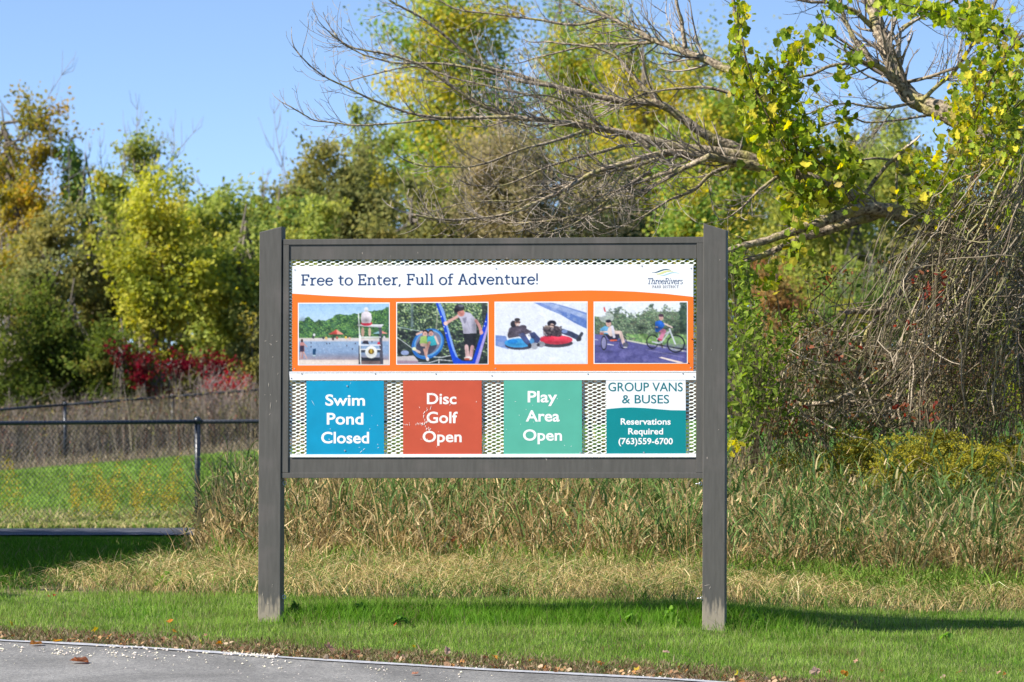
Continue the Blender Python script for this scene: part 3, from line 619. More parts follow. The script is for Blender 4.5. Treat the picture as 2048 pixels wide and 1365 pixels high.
c.poly([(125, 1085), (420, 1070), (500, 1160), (500, 1215), (125, 1215)], (205, 195, 195)); c.poly([(125, 1150), (500, 1160), (500, 1215), (125, 1215)], (165, 140, 155)); c.ell(265, 1020, 70, 42, (150, 165, 205))
c.line([(760, 1090), (900, 1100), (1060, 1065)], 14, (215, 220, 222)); c.line([(500, 1195), (700, 1190), (860, 1140), (1100, 1160)], 14, (205, 210, 215)); c.line([(860, 1130), (855, 1200)], 14, (225, 225, 225))
c.line([(830, 340), (810, 600)], 26, (170, 170, 150), .7)
c.ell(665, 865, 300, 245, (40, 108, 188), rot=-.65); c.ell(672, 855, 262, 212, (96, 166, 224), rot=-.65); c.ell(672, 850, 238, 190, (128, 128, 152), rot=-.65); c.ell(640, 900, 200, 150, (70, 72, 92), rot=-.65)
c.ell(620, 670, 52, 50, (42, 34, 36)); c.ell(615, 690, 40, 42, (226, 176, 160)); c.ell(715, 665, 46, 48, (60, 48, 48)); c.ell(720, 690, 40, 42, (214, 160, 148))
c.line([(475, 700), (560, 660)], 36, (225, 185, 172)); c.poly([(540, 740), (640, 720), (660, 850), (600, 900), (520, 860)], (166, 200, 110)); c.poly([(660, 740), (780, 720), (820, 880), (720, 900), (650, 820)], (64, 180, 194))
c.line([(790, 740), (840, 860)], 36, (232, 200, 190)); c.line([(560, 880), (650, 890), (630, 1040)], 56, (224, 186, 170)); c.line([(690, 840), (640, 980)], 44, (205, 150, 135)); c.line([(600, 960), (650, 1120)], 34, (210, 160, 145)); c.ell(660, 1130, 26, 34, (226, 222, 226)); c.line([(430, 960), (520, 1010)], 40, (214, 190, 180))
c.ell(425, 950, 34, 30, (230, 230, 190))
c.poly([(800, 150), (880, 150), (950, 300), (1000, 520), (1060, 720), (1130, 960), (1190, 1110), (1260, 1160), (1480, 1165), (1500, 1215), (1110, 1215), (1060, 1060), (990, 800), (930, 560), (860, 330)], (22, 72, 206))
c.poly([(835, 150), (880, 150), (950, 300), (1000, 520), (1060, 720), (1130, 960), (1190, 1110), (1150, 1090), (1090, 960), (1020, 720), (960, 480)], (150, 184, 240), .85)
c.poly([(1690, 330), (1705, 330), (1705, 520), (1620, 760), (1540, 1020), (1480, 1215), (1420, 1215), (1500, 960), (1600, 640), (1660, 450)], (22, 66, 205)); c.poly([(1705, 500), (1705, 620), (1540, 1215), (1480, 1215)], (176, 160, 222))
for x, y in ((825, 260), (895, 390), (945, 570), (980, 680), (1668, 480), (1645, 555)): c.ell(x, y, 10, 12, (235, 240, 250))
c.poly([(1280, 690), (1500, 685), (1490, 900), (1470, 925), (1380, 905), (1300, 915)], (38, 38, 46)); c.line([(1335, 910), (1350, 1080)], 66, (226, 186, 184)); c.line([(1435, 920), (1410, 1085)], 62, (210, 160, 162))
c.ell(1365, 1115, 70, 34, (236, 226, 222)); c.ell(1345, 1130, 50, 18, (190, 90, 70))
c.poly([(1190, 350), (1300, 310), (1400, 330), (1500, 440), (1510, 680), (1280, 690), (1255, 520), (1210, 410), (1120, 400)], (192, 188, 206)); c.poly([(1260, 420), (1340, 400), (1320, 500), (1300, 520)], (120, 116, 140), .7)
c.line([(1170, 395), (1040, 470), (975, 510)], 50, (222, 172, 160)); c.line([(1500, 460), (1560, 560), (1590, 660)], 52, (212, 152, 146)); c.ell(975, 510, 38, 36, (240, 200, 190)); c.ell(1590, 670, 34, 34, (226, 170, 164))
c.ell(1240, 330, 62, 62, (222, 146, 134)); c.ell(1215, 235, 88, 62, (54, 50, 58)); c.ell(1240, 205, 50, 24, (110, 112, 124)); c.ell(1160, 285, 44, 36, (30, 26, 32))
c.soft(1480, 560, 60, 150, -.28); c.soft(1300, 640, 60, 80, -.15); c.soft(1390, 400, 70, 70, .10); c.line([(1330, 430), (1400, 640)], 8, (150, 146, 168), .6); c.line([(1420, 420), (1450, 660)], 8, (150, 146, 168), .5); c.soft(1250, 350, 30, 30, -.2); c.soft(1210, 320, 20, 24, -.25); c.soft(1480, 820, 40, 120, -.3); c.soft(620, 690, 18, 14, -.3); c.soft(715, 695, 18, 14, -.3); c.soft(640, 900, 120, 90, -.22); c.soft(1330, 1000, 20, 70, -.18); c.soft(1450, 1000, 20, 70, -.2)
for _ in range(30): c.soft(c.r.uniform(125, 780), c.r.uniform(180, 600), 50, 46, c.r.uniform(-.4, .2))
photo_print(792.4, 604.6, 977, 729.8, c, 'printed picture of children on playground swings')
# 3: snow tubing
c = Canvas(GW, GH, 95, 135, 1700, 1220)
c.grad((232, 235, 244), (230, 236, 246), 135, 1220)
c.poly([(760, 135), (1060, 135), (1330, 210), (1700, 325), (1700, 605), (1640, 580), (1480, 500), (1270, 370), (950, 230)], (122, 146, 205)); c.poly([(860, 135), (1020, 135), (1330, 230), (1700, 360), (1700, 430), (1300, 300), (1100, 230)], (172, 188, 224), .7)
c.poly([(1150, 300), (1400, 330), (1700, 460), (1700, 605), (1480, 500)], (86, 118, 186), .7)
c.poly([(95, 715), (290, 735), (330, 970), (95, 900)], (120, 146, 206))
c.blobs(70, lambda r: (r.uniform(95, 1700), r.uniform(135, 1220)), 10, 50, [(236, 240, 248), (224, 230, 242)], .25)
c.ell(520, 900, 250, 78, (66, 66, 84)); c.ell(500, 855, 240, 82, (64, 162, 226)); c.ell(400, 830, 90, 40, (28, 128, 214), .8)
c.ell(1160, 860, 292, 74, (70, 66, 76)); c.ell(1165, 800, 285, 80, (226, 62, 84)); c.ell(1000, 790, 130, 66, (206, 36, 62), .6)
c.poly([(310, 720), (340, 600), (390, 560), (560, 550), (740, 660), (640, 700), (520, 740), (330, 775)], (86, 78, 92)); c.ell(415, 520, 52, 60, (48, 46, 56)); c.ell(580, 580, 66, 44, (76, 68, 82)); c.line([(360, 720), (520, 630)], 50, (100, 90, 104))
c.ell(485, 490, 44, 66, (214, 170, 156)); c.ell(482, 445, 48, 32, (70, 66, 70)); c.line([(455, 488), (530, 490)], 20, (40, 28, 30)); c.ell(488, 530, 22, 16, (240, 232, 228))
c.poly([(500, 700), (600, 670), (720, 860), (700, 930), (600, 840)], (72, 84, 130)); c.poly([(690, 680), (780, 660), (890, 780), (860, 860), (760, 850)], (64, 74, 120)); c.ell(740, 820, 40, 50, (88, 160, 220))
c.ell(780, 910, 66, 60, (170, 172, 182)); c.ell(900, 880, 70, 52, (150, 150, 160)); c.ell(720, 970, 50, 18, (214, 216, 220)); c.ell(700, 900, 30, 40, (50, 48, 60)); c.ell(850, 890, 26, 30, (60, 58, 70))
c.poly([(930, 590), (980, 540), (1200, 560), (1260, 680), (1220, 750), (1010, 720), (940, 630)], (66, 54, 62)); c.ell(1000, 580, 52, 36, (156, 138, 128)); c.ell(1080, 660, 60, 40, (96, 84, 88), .7)
c.ell(1085, 510, 80, 56, (34, 32, 46)); c.ell(1088, 560, 44, 46, (230, 196, 180)); c.line([(1050, 540), (1130, 545)], 18, (54, 40, 44)); c.ell(1085, 605, 30, 18, (246, 246, 248))
c.line([(1280, 650), (1420, 700), (1560, 770)], 90, (58, 66, 96)); c.ell(1310, 650, 50, 34, (126, 146, 192)); c.line([(1540, 800), (1610, 690)], 56, (62, 66, 80)); c.ell(1560, 790, 40, 36, (50, 52, 66))
c.soft(380, 700, 60, 50, -.3); c.soft(560, 620, 60, 40, .25); c.soft(480, 880, 200, 30, -.18); c.soft(1180, 850, 240, 30, -.25); c.soft(1200, 760, 120, 24, .18); c.soft(650, 760, 40, 60, .25); c.soft(760, 760, 40, 60, -.25); c.soft(470, 510, 20, 30, -.2); c.soft(1110, 580, 20, 26, -.2); c.blobs(220, lambda r: (r.uniform(940, 1250), r.uniform(570, 740)), 5, 16, [(40, 32, 40), (120, 104, 104), (70, 60, 68)], .6); c.blobs(160, lambda r: (r.uniform(330, 720), r.uniform(600, 740)), 5, 14, [(70, 62, 76), (110, 100, 116)], .35); c.ell(485, 445, 44, 24, (60, 56, 60)); c.line([(455, 490), (532, 492)], 14, (40, 28, 30))
photo_print(989, 603.8, 1175.2, 728.9, c, 'printed picture of two people snow tubing')
# 4: cycling
c = Canvas(GW, GH, 85, 130, 1700, 1205)
c.grad((238, 242, 248), (226, 234, 238), 130, 700)
c.poly([(85, 380), (250, 390), (420, 330), (560, 340), (700, 420), (820, 400), (1000, 300), (1700, 300), (1700, 950), (85, 700)], (120, 140, 112))
def rg4(r):
    x = r.uniform(85, 1700); t = np.interp(x, [85, 250, 300, 420, 560, 700, 860, 1000, 1100, 1220, 1300, 1400, 1540, 1600, 1700], [380, 400, 260, 240, 210, 330, 300, 240, 160, 320, 170, 200, 300, 140, 130]); return x, t + (800 - t) * r.uniform(0, 1) ** .8
c.blobs(700, rg4, 10, 30, [(70, 92, 74), (96, 108, 92), (60, 76, 66)], .6); c.blobs(2600, rg4, 4, 13, [(70, 92, 74), (110, 140, 96), (150, 178, 120), (96, 108, 92), (180, 200, 160), (60, 76, 66), (128, 118, 100)], .6)
c.blobs(120, lambda r: (r.uniform(1580, 1700), r.uniform(130, 700)), 12, 30, [(50, 72, 60), (70, 92, 66)], .7)
c.blobs(200, lambda r: (r.uniform(640, 1700), r.uniform(700, 860)), 10, 30, [(128, 170, 90), (150, 184, 112), (98, 140, 80)], .7)
c.ell(300, 400, 130, 90, (236, 240, 246), .5)
c.poly([(85, 690), (300, 720), (640, 790), (1000, 870), (1700, 1010), (1700, 1205), (85, 1205)], (92, 90, 148)); c.poly([(85, 690), (300, 720), (400, 770), (85, 900)], (118, 114, 168), .6)
c.line([(640, 800), (1000, 870), (1700, 1000)], 26, (206, 206, 190)); c.blobs(160, lambda r: (r.uniform(85, 1700), r.uniform(900, 1200)), 10, 60, [(100, 98, 158), (78, 76, 134), (112, 108, 166)], .35)
c.poly([(1205, 1105), (1260, 1095), (1640, 1190), (1600, 1205), (1560, 1205)], (248, 226, 214)); c.line([(320, 870), (420, 885)], 16, (226, 222, 236)); c.line([(95, 785), (150, 795)], 12, (214, 212, 232)); c.line([(980, 960), (1300, 1030), (1650, 1105)], 8, (150, 146, 190))
c.line([(258, 230), (275, 290)], 22, (222, 50, 58)); c.line([(90, 900), (200, 905)], 8, (50, 50, 70))
c.ell(253, 850, 52, 130, (38, 38, 50), ring=.78); c.ell(253, 850, 40, 104, (170, 168, 196), .6); c.ell(590, 840, 64, 110, (44, 42, 56), ring=.84); c.line([(300, 810), (540, 820)], 14, (60, 56, 76)); c.line([(370, 805), (470, 800)], 26, (226, 96, 66))
c.poly([(270, 690), (400, 650), (530, 700), (500, 790), (340, 790)], (44, 40, 66)); c.poly([(190, 600), (270, 545), (350, 580), (330, 690), (180, 680)], (116, 182, 226)); c.ell(215, 680, 40, 22, (196, 120, 110)); c.line([(200, 650), (330, 655)], 28, (236, 214, 208))
c.ell(335, 505, 46, 56, (222, 176, 166)); c.ell(333, 465, 50, 28, (44, 42, 56)); c.ell(380, 640, 62, 90, (236, 214, 206)); c.line([(440, 660), (540, 660), (600, 860)], 56, (234, 204, 194)); c.line([(400, 560), (430, 740)], 44, (226, 222, 236)); c.ell(630, 880, 50, 44, (88, 88, 106)); c.line([(600, 925), (650, 925)], 18, (220, 220, 226))
c.ell(1100, 825, 108, 125, (34, 34, 44), ring=.84); c.ell(1505, 862, 158, 158, (30, 32, 42), ring=.86); c.ell(1505, 862, 134, 134, (160, 174, 150), .25)
c.line([(1100, 830), (1250, 850), (1400, 640), (1180, 780)], 20, (196, 200, 210)); c.line([(1250, 850), (1210, 700)], 18, (180, 186, 196)); c.line([(1395, 600), (1430, 700), (1495, 865)], 26, (214, 216, 226)); c.line([(1330, 590), (1480, 570)], 18, (40, 40, 50)); c.line([(1100, 830), (1200, 855)], 18, (206, 206, 214)); c.line([(1250, 860), (1270, 930)], 20, (70, 52, 46))
c.line([(1220, 620), (1300, 640), (1240, 780)], 70, (206, 128, 156)); c.poly([(1190, 760), (1270, 790), (1250, 815), (1190, 790)], (190, 66, 96)); c.poly([(1150, 470), (1240, 450), (1320, 520), (1270, 600), (1190, 660), (1150, 655), (1145, 560)], (36, 96, 190)); c.line([(1310, 510), (1440, 575)], 24, (232, 204, 196)); c.ell(1172, 570, 26, 16, (232, 200, 190)); c.line([(1130, 580), (1270, 590)], 10, (30, 50, 100))
c.ell(1250, 405, 38, 46, (224, 178, 168)); c.ell(1250, 365, 48, 28, (70, 46, 62))
c.soft(230, 650, 40, 40, -.2); c.soft(420, 700, 60, 40, -.12); c.soft(560, 760, 20, 90, -.18); c.soft(1180, 600, 30, 60, -.3); c.soft(1240, 500, 40, 40, .2); c.soft(330, 520, 30, 20, -.15); c.soft(1250, 420, 20, 20, -.2); c.soft(300, 1000, 200, 26, -.2); c.soft(1450, 1035, 220, 20, -.3); c.soft(1120, 960, 110, 16, -.25)
for _ in range(30): c.soft(c.r.uniform(640, 1700), c.r.uniform(420, 760), 60, 50, c.r.uniform(-.4, .2))
photo_print(1187.2, 603.6, 1375.4, 728.2, c, 'printed picture of two cyclists on a road')

# eye bolts on the posts
def ring(x, y, dpt, parent, facing='front', r=.011):
    u, z = S(x, y, dpt); q = Geo(); a = np.linspace(0, 2 * PI, 15)
    q.tube([(u + r * math.cos(t) * .8, dpt + r * math.cos(t) * .6, z + r * math.sin(t)) for t in a], .0028, 6, cap=False)
    q.tube([(u - r, dpt, z), (u - r - .02, dpt, z)], .003, 6); q.build('eye_bolt', M_steel, parent, smooth_shade=True)
ring(568, 1194.5, .06, postL); ring(568.8, 967, .06, postL)
ring(1401, 968, .0, postR, r=.009); ring(1403.4, 1197, .0, postR, r=.007)
# ------------------------------------------------------------------ blades and leaves (vectorised)
def unit(a): return a / (np.linalg.norm(a, axis=-1, keepdims=True) + 1e-9)
def colmix(pal, n, jit=.12, rng=R):
    """pal = list of (weight, (r, g, b)); one colour per item with brightness jitter"""
    w = np.array([p[0] for p in pal], float); w /= w.sum(); c = np.array([p[1] for p in pal])
    a = c[rng.choice(len(w), n, p=w)]; b = c[rng.choice(len(w), n, p=w)]; t = rng.uniform(0, .35, (n, 1))
    return np.clip((a * (1 - t) + b * t) * rng.normal(1, jit, (n, 1)), .003, .9)
def blades(root_, h, w, lean, col, seg=3, curl=1.0, rng=R):
    """ribbons that start at root_ (N,3), length h, width w, lean = horizontal reach / length"""
    n = len(root_); a = rng.uniform(0, 2 * PI, n); b = np.stack([np.cos(a), np.sin(a), 0 * a], 1)
    f = rng.uniform(0, PI, n); side = np.stack([np.cos(f), np.sin(f) * .5, 0 * f], 1)
    h = np.broadcast_to(h, (n,)); w = np.broadcast_to(w, (n,)); lean = np.broadcast_to(lean, (n,))
    V = np.zeros((n, 2 * seg + 1, 3)); 
    for k in range(seg + 1):
        t = k / seg
        p = root_ + b * (h * lean * t ** 1.7)[:, None]; p = p + np.stack([0 * h, 0 * h, h * (t - curl * lean * .55 * t ** 2.4)], 1)
        if k < seg:
            ww = (w * .5 * (1 - .55 * t))[:, None]; V[:, 2 * k] = p - side * ww; V[:, 2 * k + 1] = p + side * ww
        else: V[:, 2 * seg] = p
    base = (np.arange(n) * (2 * seg + 1))[:, None]
    Q = np.concatenate([base + np.array([[2 * k, 2 * k + 1, 2 * k + 3, 2 * k + 2]]) for k in range(seg - 1)]) if seg > 1 else None
    T = base + np.array([[2 * seg - 2, 2 * seg - 1, 2 * seg]])
    C_ = np.repeat(col, 2 * seg + 1, axis=0)
    return V.reshape(-1, 3), T, Q, C_
def cards(P, size, col, asp=.6, up=.5, droop=None, rng=R, fold=False, squash=1.0):
    """leaf cards: pointed ovals of 6 corners (fold=True) or 4"""
    n = len(P); size = np.broadcast_to(size, (n,))
    nrm = unit(rng.normal(0, 1, (n, 3)) + np.array((-.25, -.25, up)))
    r = rng.normal(0, 1, (n, 3)) + (np.array(droop) if droop is not None else 0)
    d = unit(r - nrm * (r * nrm).sum(1, keepdims=True)); s = np.cross(nrm, d)
    L = (size * .5)[:, None]; Wd = L * asp
    if not fold:
        V = np.stack([P - d * L, P + s * Wd - d * L * .15, P + d * L, P - s * Wd - d * L * .15], 1)
        base = (np.arange(n) * 4)[:, None]; T = None; Q = base + np.array([[0, 1, 2, 3]]); k = 4
    else:
        V = np.stack([P - d * L, P - d * L * .55 + s * Wd + nrm * L * .12, P + d * L * .35 + s * Wd * .85 + nrm * L * .12, P + d * L, P + d * L * .35 - s * Wd * .85 + nrm * L * .12, P - d * L * .55 - s * Wd + nrm * L * .12], 1)
        base = (np.arange(n) * 6)[:, None]; Q = np.concatenate([base + np.array([[0, 1, 2, 3]]), base + np.array([[0, 3, 4, 5]])]); T = None; k = 6
    return V.reshape(-1, 3), T, Q, np.repeat(col, k, axis=0)
def pnoise(x, y, s=1.0, seed=0):
    """cheap smooth 2-D noise in -1..1"""
    r = np.random.default_rng(seed); v = 0
    for k in range(6):
        a, b, p = r.uniform(.5, 2.2, 3); th = r.uniform(0, 2 * PI)
        v = v + np.sin((np.cos(th) * x + np.sin(th) * y) * a * 3 / s + p * 9)
    return v / 3.2
G1 = [(3, (.22, .35, .06)), (3, (.17, .29, .045)), (2, (.30, .40, .09)), (1.4, (.36, .36, .17))]
GD = [(3, (.13, .27, .03)), (2, (.09, .20, .025)), (1, (.19, .33, .05))]
ST = [(3, (.50, .375, .175)), (3, (.40, .285, .125)), (2, (.60, .48, .26)), (1, (.25, .16, .07)), (1.6, (.24, .28, .08))]

# ------------------------------------------------------------------ lawn
def area_pts(n, x0, x1, y0, y1): return R.uniform(x0, x1, n), R.uniform(y0, y1, n)
g = Geo()
x, y = area_pts(190000, -3.6, 3.7, -3.2, 2.3)
keep = (y > road_y(x) + .06) & (y < lawn_back(x) + .06 * pnoise(x, y, .5, 3)) & (np.abs(x) < (y + 30) * .0985 + .15)
x, y = x[keep], y[keep]; n = len(x); dist = y - road_y(x)
tall = smooth(-.22, -.05, y - (-.06 * (x))) * (1 - smooth(.55, .95, y)) * smooth(-1.5, -1.2, x) * (1 - smooth(1.3, 2.2, x))
nearpost = np.maximum(np.exp(-((x + 1.38) / .11) ** 2 - ((y + .08) / .22) ** 2), np.exp(-((x - 1.14) / .11) ** 2 - ((y + .32) / .22) ** 2))
hh = R.uniform(.035, .065, n) * (1 + 1.35 * tall * R.uniform(.5, 1.1, n)) * (1 + .25 * pnoise(x, y, .7, 5))
ed = np.clip((dist - .30) / .36 + .35 * pnoise(x, y, .25, 8), 0, 1); hh *= (.4 + .6 * ed) * (1 - .6 * nearpost)
c = colmix(G1, n); patch = smooth(.1, .9, pnoise(x, y * .8, .9, 4)); dk = colmix(GD, n); c = np.where((R.uniform(0, 1, n) < np.maximum(tall, patch * .5))[:, None], dk, c) * (1 + .18 * pnoise(x, y * 1.6, .5, 91) + .12 * pnoise(x, y * 2, .16, 92))[:, None]
ed2 = np.clip(dist / .75 + .3 * pnoise(x, y, .3, 9), 0, 1)
dry = R.uniform(0, 1, n) > (ed * .62 + ed2 * .33) - .22 * smooth(.35, .9, pnoise(x * .8, y * 1.4, .45, 95)); c[dry] = colmix([(3, (.20, .15, .08)), (2, (.30, .24, .13)), (2, (.13, .085, .045)), (1, (.14, .17, .05))], int(dry.sum()))
g.add(*blades(np.stack([x, y, ground(x, y) - .004], 1), hh, R.uniform(.0022, .0045, n), R.uniform(.15, .75, n), c, seg=2))
g.build('lawn_grass', M_grass, kind='stuff')
# brown thatch and litter on the verge beside the road
g = Geo()
x, y = area_pts(80000, -3.6, 3.4, -4.4, 0); d_ = y - road_y(x)
keep = (d_ > .005) & (d_ < .66 + .18 * pnoise(x, y, .3, 2)) & (np.abs(x) < (y + 30) * .0985 + .1) & (R.uniform(0, 1, len(x)) < 1 - np.clip((d_ - .42) / .3, 0, .85))
x, y = x[keep], y[keep]; n = len(x)
c = colmix([(3, (.23, .17, .10)), (3, (.15, .095, .05)), (2, (.34, .27, .17)), (1, (.09, .05, .03))], n)
g.add(*blades(np.stack([x, y, ground(x, y) + R.uniform(0, .018, n)], 1), R.uniform(.02, .06, n), R.uniform(.003, .008, n), R.uniform(.5, 1.4, n), c, seg=2))
g.build('verge_thatch', M_dry, kind='stuff')
g = Geo(); x, y = area_pts(15000, -3.6, 3.4, -5.2, 0); d_ = y - road_y(x); keep = (d_ > -.02) & (d_ < .16 + .34 * R.uniform(0, 1, len(x)) ** 1.5) & (np.abs(x) < (y + 30) * .0985 + .1) & (pnoise(x, y, .4, 61) > -.35)
x, y = x[keep], y[keep]; n = len(x); g.add(*cards(np.stack([x, y, ground(x, y) + R.uniform(.004, .03, n)], 1), R.uniform(.012, .042, n), colmix([(3, (.34, .22, .12)), (2, (.20, .11, .06)), (2, (.45, .34, .23)), (1, (.42, .20, .07)), (.5, (.12, .06, .035))], n, .25), asp=.75, up=1.2, fold=True)); g.build('leaf_litter', M_dry, kind='stuff')
# dead cut stalks lying behind the mown strip, and rough growth behind them
g = Geo()
x, y = area_pts(88000, -4.0, 3.9, 1.0, 6.0)
back = np.where(x < -2.05, 3.9 - (-2.05 - x) * 1.75, 5.2)
keep = (y > lawn_back(x) - .06 + .08 * pnoise(x, y, .4, 6)) & (y < back + .25 * pnoise(x, y, .6, 7)) & (np.abs(x) < (y + 30) * .0985 + .2)
x, y = x[keep], y[keep]; n = len(x); k = y - lawn_back(x)
flatl = R.uniform(0, 1, n) < .55; hh = (1 - .45 * smooth(2.2, 3.0, -x)) * np.where(flatl, R.uniform(.08, .28, n), R.uniform(.04, .14, n) * (1 + .9 * smooth(.3, 2.2, k)) * (1 + .5 * pnoise(x, y, .3, 74)))
c = colmix(ST, n, .2) * (1 + .28 * pnoise(x, y, .35, 71) + .15 * pnoise(x, y, .1, 72))[:, None]; c = c * 1.08; gp = smooth(-.3, .7, pnoise(x, y, .4, 12)); gr = R.uniform(0, 1, n) < .16 + .45 * gp + .35 * np.exp(-((k - .12) / .12) ** 2) * (pnoise(x, y, .6, 73) > 0) + .25 * smooth(.5, 2.5, x) * smooth(.6, 1.4, k)
c[gr] = colmix([(2, (.13, .22, .04)), (2, (.08, .15, .03)), (1, (.16, .26, .05)), (.7, (.07, .12, .07))], int(gr.sum()))
g.add(*blades(np.stack([x, y, ground(x, y) + R.uniform(0, .05, n) * flatl], 1), hh, R.uniform(.003, .007, n), np.where(flatl, R.uniform(1.0, 1.7, n), R.uniform(.2, .8, n)), c, curl=1.05, seg=3))
g.build('dry_cut_grass', M_dry, kind='stuff')
# shaded mown grass beyond, at the edge of the path
g = Geo(); x, y = area_pts(60000, -5.2, -1.2, 1.8, 17.0); 
keep = (y > 3.5 - (-2.05 - np.minimum(x, -2.05)) * 1.75) & (x > -(y + 30) * .0985 - .1) & ((x < -2.0 - .02 * (y - 4)) | (y > 12))
x, y = x[keep], y[keep]; n = len(x); tr = np.exp(-((y - 4) / 3.0) ** 2); lowc = 1 - .65 * smooth(10, 15, y)
g.add(*blades(np.stack([x, y, ground(x, y) - .004], 1), lowc * R.uniform(.05, .10, n) * (1 + .8 * tr * R.uniform(0, 1, n)), R.uniform(.007, .013, n), R.uniform(.2, .8, n), colmix([(3, (.09, .19, .025)), (2, (.06, .14, .02)), (.6, (.20, .19, .08))], n), seg=2))
g.build('mown_grass', M_grass, kind='stuff')
# meadow past the path, with goldenrod flecks near its edge
g = Geo(); n0 = 82000; y = 20.6 + 38 * R.uniform(0, 1, n0) ** 1.5; x = R.uniform(-1, -.15, n0) * (y + 30) * .102
keep = (y > 20.7 + .12 * x) & ~((y > 52) & (R.uniform(0, 1, n0) < .5)); x, y = x[keep], y[keep]; n = len(x)
near = 1 - smooth(21, 27, y + .9 * pnoise(x, y, 1.2, 22)); c = colmix([(3, (.19, .29, .06)), (3, (.23, .32, .07)), (1.5, (.13, .21, .045))], n) * (1 + .22 * pnoise(x, y * .3, 1.5, 77))[:, None]; t = R.uniform(0, 1, n)
c[t < .85 * near] = colmix([(3, (.38, .35, .15)), (2, (.24, .30, .08)), (2, (.46, .38, .20))], int((t < .85 * near).sum()))
hm = R.uniform(.06, .13, n) * (1 - .5 * (1 - smooth(20.7, 23, y))) * (1 + .7 * near * R.uniform(0, 1, n))
g.add(*blades(np.stack([x, y, ground(x, y) - .005], 1), hm, R.uniform(.018, .036, n), R.uniform(.2, .9, n), c, seg=2))
# yellow flower tops
q = R.uniform(0, 1, 5200); px = np.concatenate([R.normal(m, s_, k_) for m, s_, k_ in ((210, 16, 1500), (150, 8, 500), (345, 12, 900), (275, 8, 650), (300, 20, 500), (20, 14, 600), (240, 60, 600))])
Zz = R.uniform(51.3, 58, len(px)); P = np.stack([(px - 1024) * Zz / F, Zz - 30, 0 * px], 1); P[:, 2] = ground(P[:, 0], P[:, 1]) + .05 + .42 * R.uniform(0, 1, len(px)) * (1 + .4 * np.sin(px * .11))
g.add(*cards(P, R.uniform(.012, .03, len(px)), colmix([(3, (.40, .27, .04)), (3, (.28, .24, .05)), (1, (.5, .36, .05)), (2, (.2, .22, .05))], len(px))))
g.build('meadow_grass', M_grass, kind='stuff')

# ------------------------------------------------------------------ tall rank grass behind the sign
def tall_left(y): return -2.04 - .02 * (y - 5) + .12 * pnoise(y * 3, y, 1, 31)
def tall_front(x): return np.interp(x, [-2.4, -1.6, 0, 1.2, 2.4, 4], [4.5, 3.8, 3.6, 3.1, 2.5, 2.4])
g = Geo(); n0 = 56000; x = R.uniform(-2.5, 4.6, n0); y = 2.6 + 9.5 * R.uniform(0, 1, n0) ** 1.6
keep = (y > tall_front(x) + .3 * pnoise(x, y, .5, 30)) & (x > tall_left(y)); x, y = x[keep], y[keep]; n = len(x)
kf = np.clip((y - tall_front(x)) / 1.3, 0, 1)
clump = pnoise(x * 1.4, y * .7, .45, 33); hh = (R.uniform(.35, .98, n) * (.60 + .40 * kf) + .15 * clump + .10 * pnoise(x * 2, y, .3, 36)) * (1 - .10 * smooth(.9, 1.3, x) - .20 * smooth(1.3, 1.9, -x) - .18 * np.exp(-((x - .0) / .55) ** 2) * (1 - kf)); 
green = R.uniform(0, 1, n) < np.clip(.12 + .14 * (x > .6) + .30 * smooth(.45, .9, hh) + .28 * clump, .05, .9)
c = colmix([(3, (.46, .335, .155)), (3, (.35, .245, .105)), (2, (.57, .44, .225)), (1.3, (.18, .115, .05))], n)
c[green] = colmix([(3, (.10, .17, .045)), (2, (.14, .22, .055)), (2, (.07, .13, .045)), (1, (.20, .26, .09))], int(green.sum()))
c = c * (1 + .22 * pnoise(x * 1.5, y, .28, 38) + .12 * pnoise(x * 2, y, .1, 39))[:, None]; hole = smooth(.35, .8, pnoise(x * 1.6, y * .5, .33, 37)) * (1 - kf); kp = R.uniform(0, 1, n) > hole * .8; x, y, hh, c = x[kp], y[kp], hh[kp], c[kp]; n = len(x)
g.add(*blades(np.stack([x, y, ground(x, y)], 1), hh, R.uniform(.005, .012, n), R.uniform(.12, .55, n) + .55 * (R.uniform(0, 1, n) < .3), c, seg=3, curl=.9))
# broad arching reed leaves near the top
m = 9000; j = R.integers(0, n, m); j = j[(x[j] > -.8) | (R.uniform(0, 1, m) < .3)]; m = len(j); P = np.stack([x[j], y[j] - .03, ground(x[j], y[j]) + hh[j] * R.uniform(.45, .9, m)], 1)
g.add(*blades(P, R.uniform(.16, .34, m), R.uniform(.010, .019, m), R.uniform(.5, 1.2, m), colmix([(4, (.11, .18, .05)), (2, (.15, .23, .07)), (2, (.07, .13, .045)), (1.5, (.42, .34, .18))], m), seg=4, curl=1.1))
# curled dry leaves hanging off the stalks
m = 46000; j = R.integers(0, n, m); P = np.stack([x[j] + R.normal(0, .06, m), y[j] + R.normal(-.05, .06, m), 0 * x[j]], 1); fz = R.uniform(.06, .95, m) ** .9
P[:, 2] = ground(P[:, 0], P[:, 1]) + hh[j] * fz * .9
gm = R.uniform(0, 1, m) < np.clip(.10 + .08 * (P[:, 0] > .3) + .30 * fz + .3 * pnoise(P[:, 0] * 1.4, P[:, 1] * .7, .45, 33), .05, .9)
c = colmix([(3, (.54, .40, .20)), (3, (.41, .29, .125)), (2, (.64, .50, .28)), (1.3, (.21, .135, .06))], m)
c[gm] = colmix([(3, (.09, .15, .035)), (2, (.13, .20, .05)), (1, (.06, .11, .05))], int(gm.sum()))
g.add(*blades(P, R.uniform(.05, .20, m), R.uniform(.006, .014, m), R.uniform(.6, 1.5, m), c, seg=2, curl=1.25))
m = 340; j = R.integers(0, n, m)      # brown seed heads and broken stems
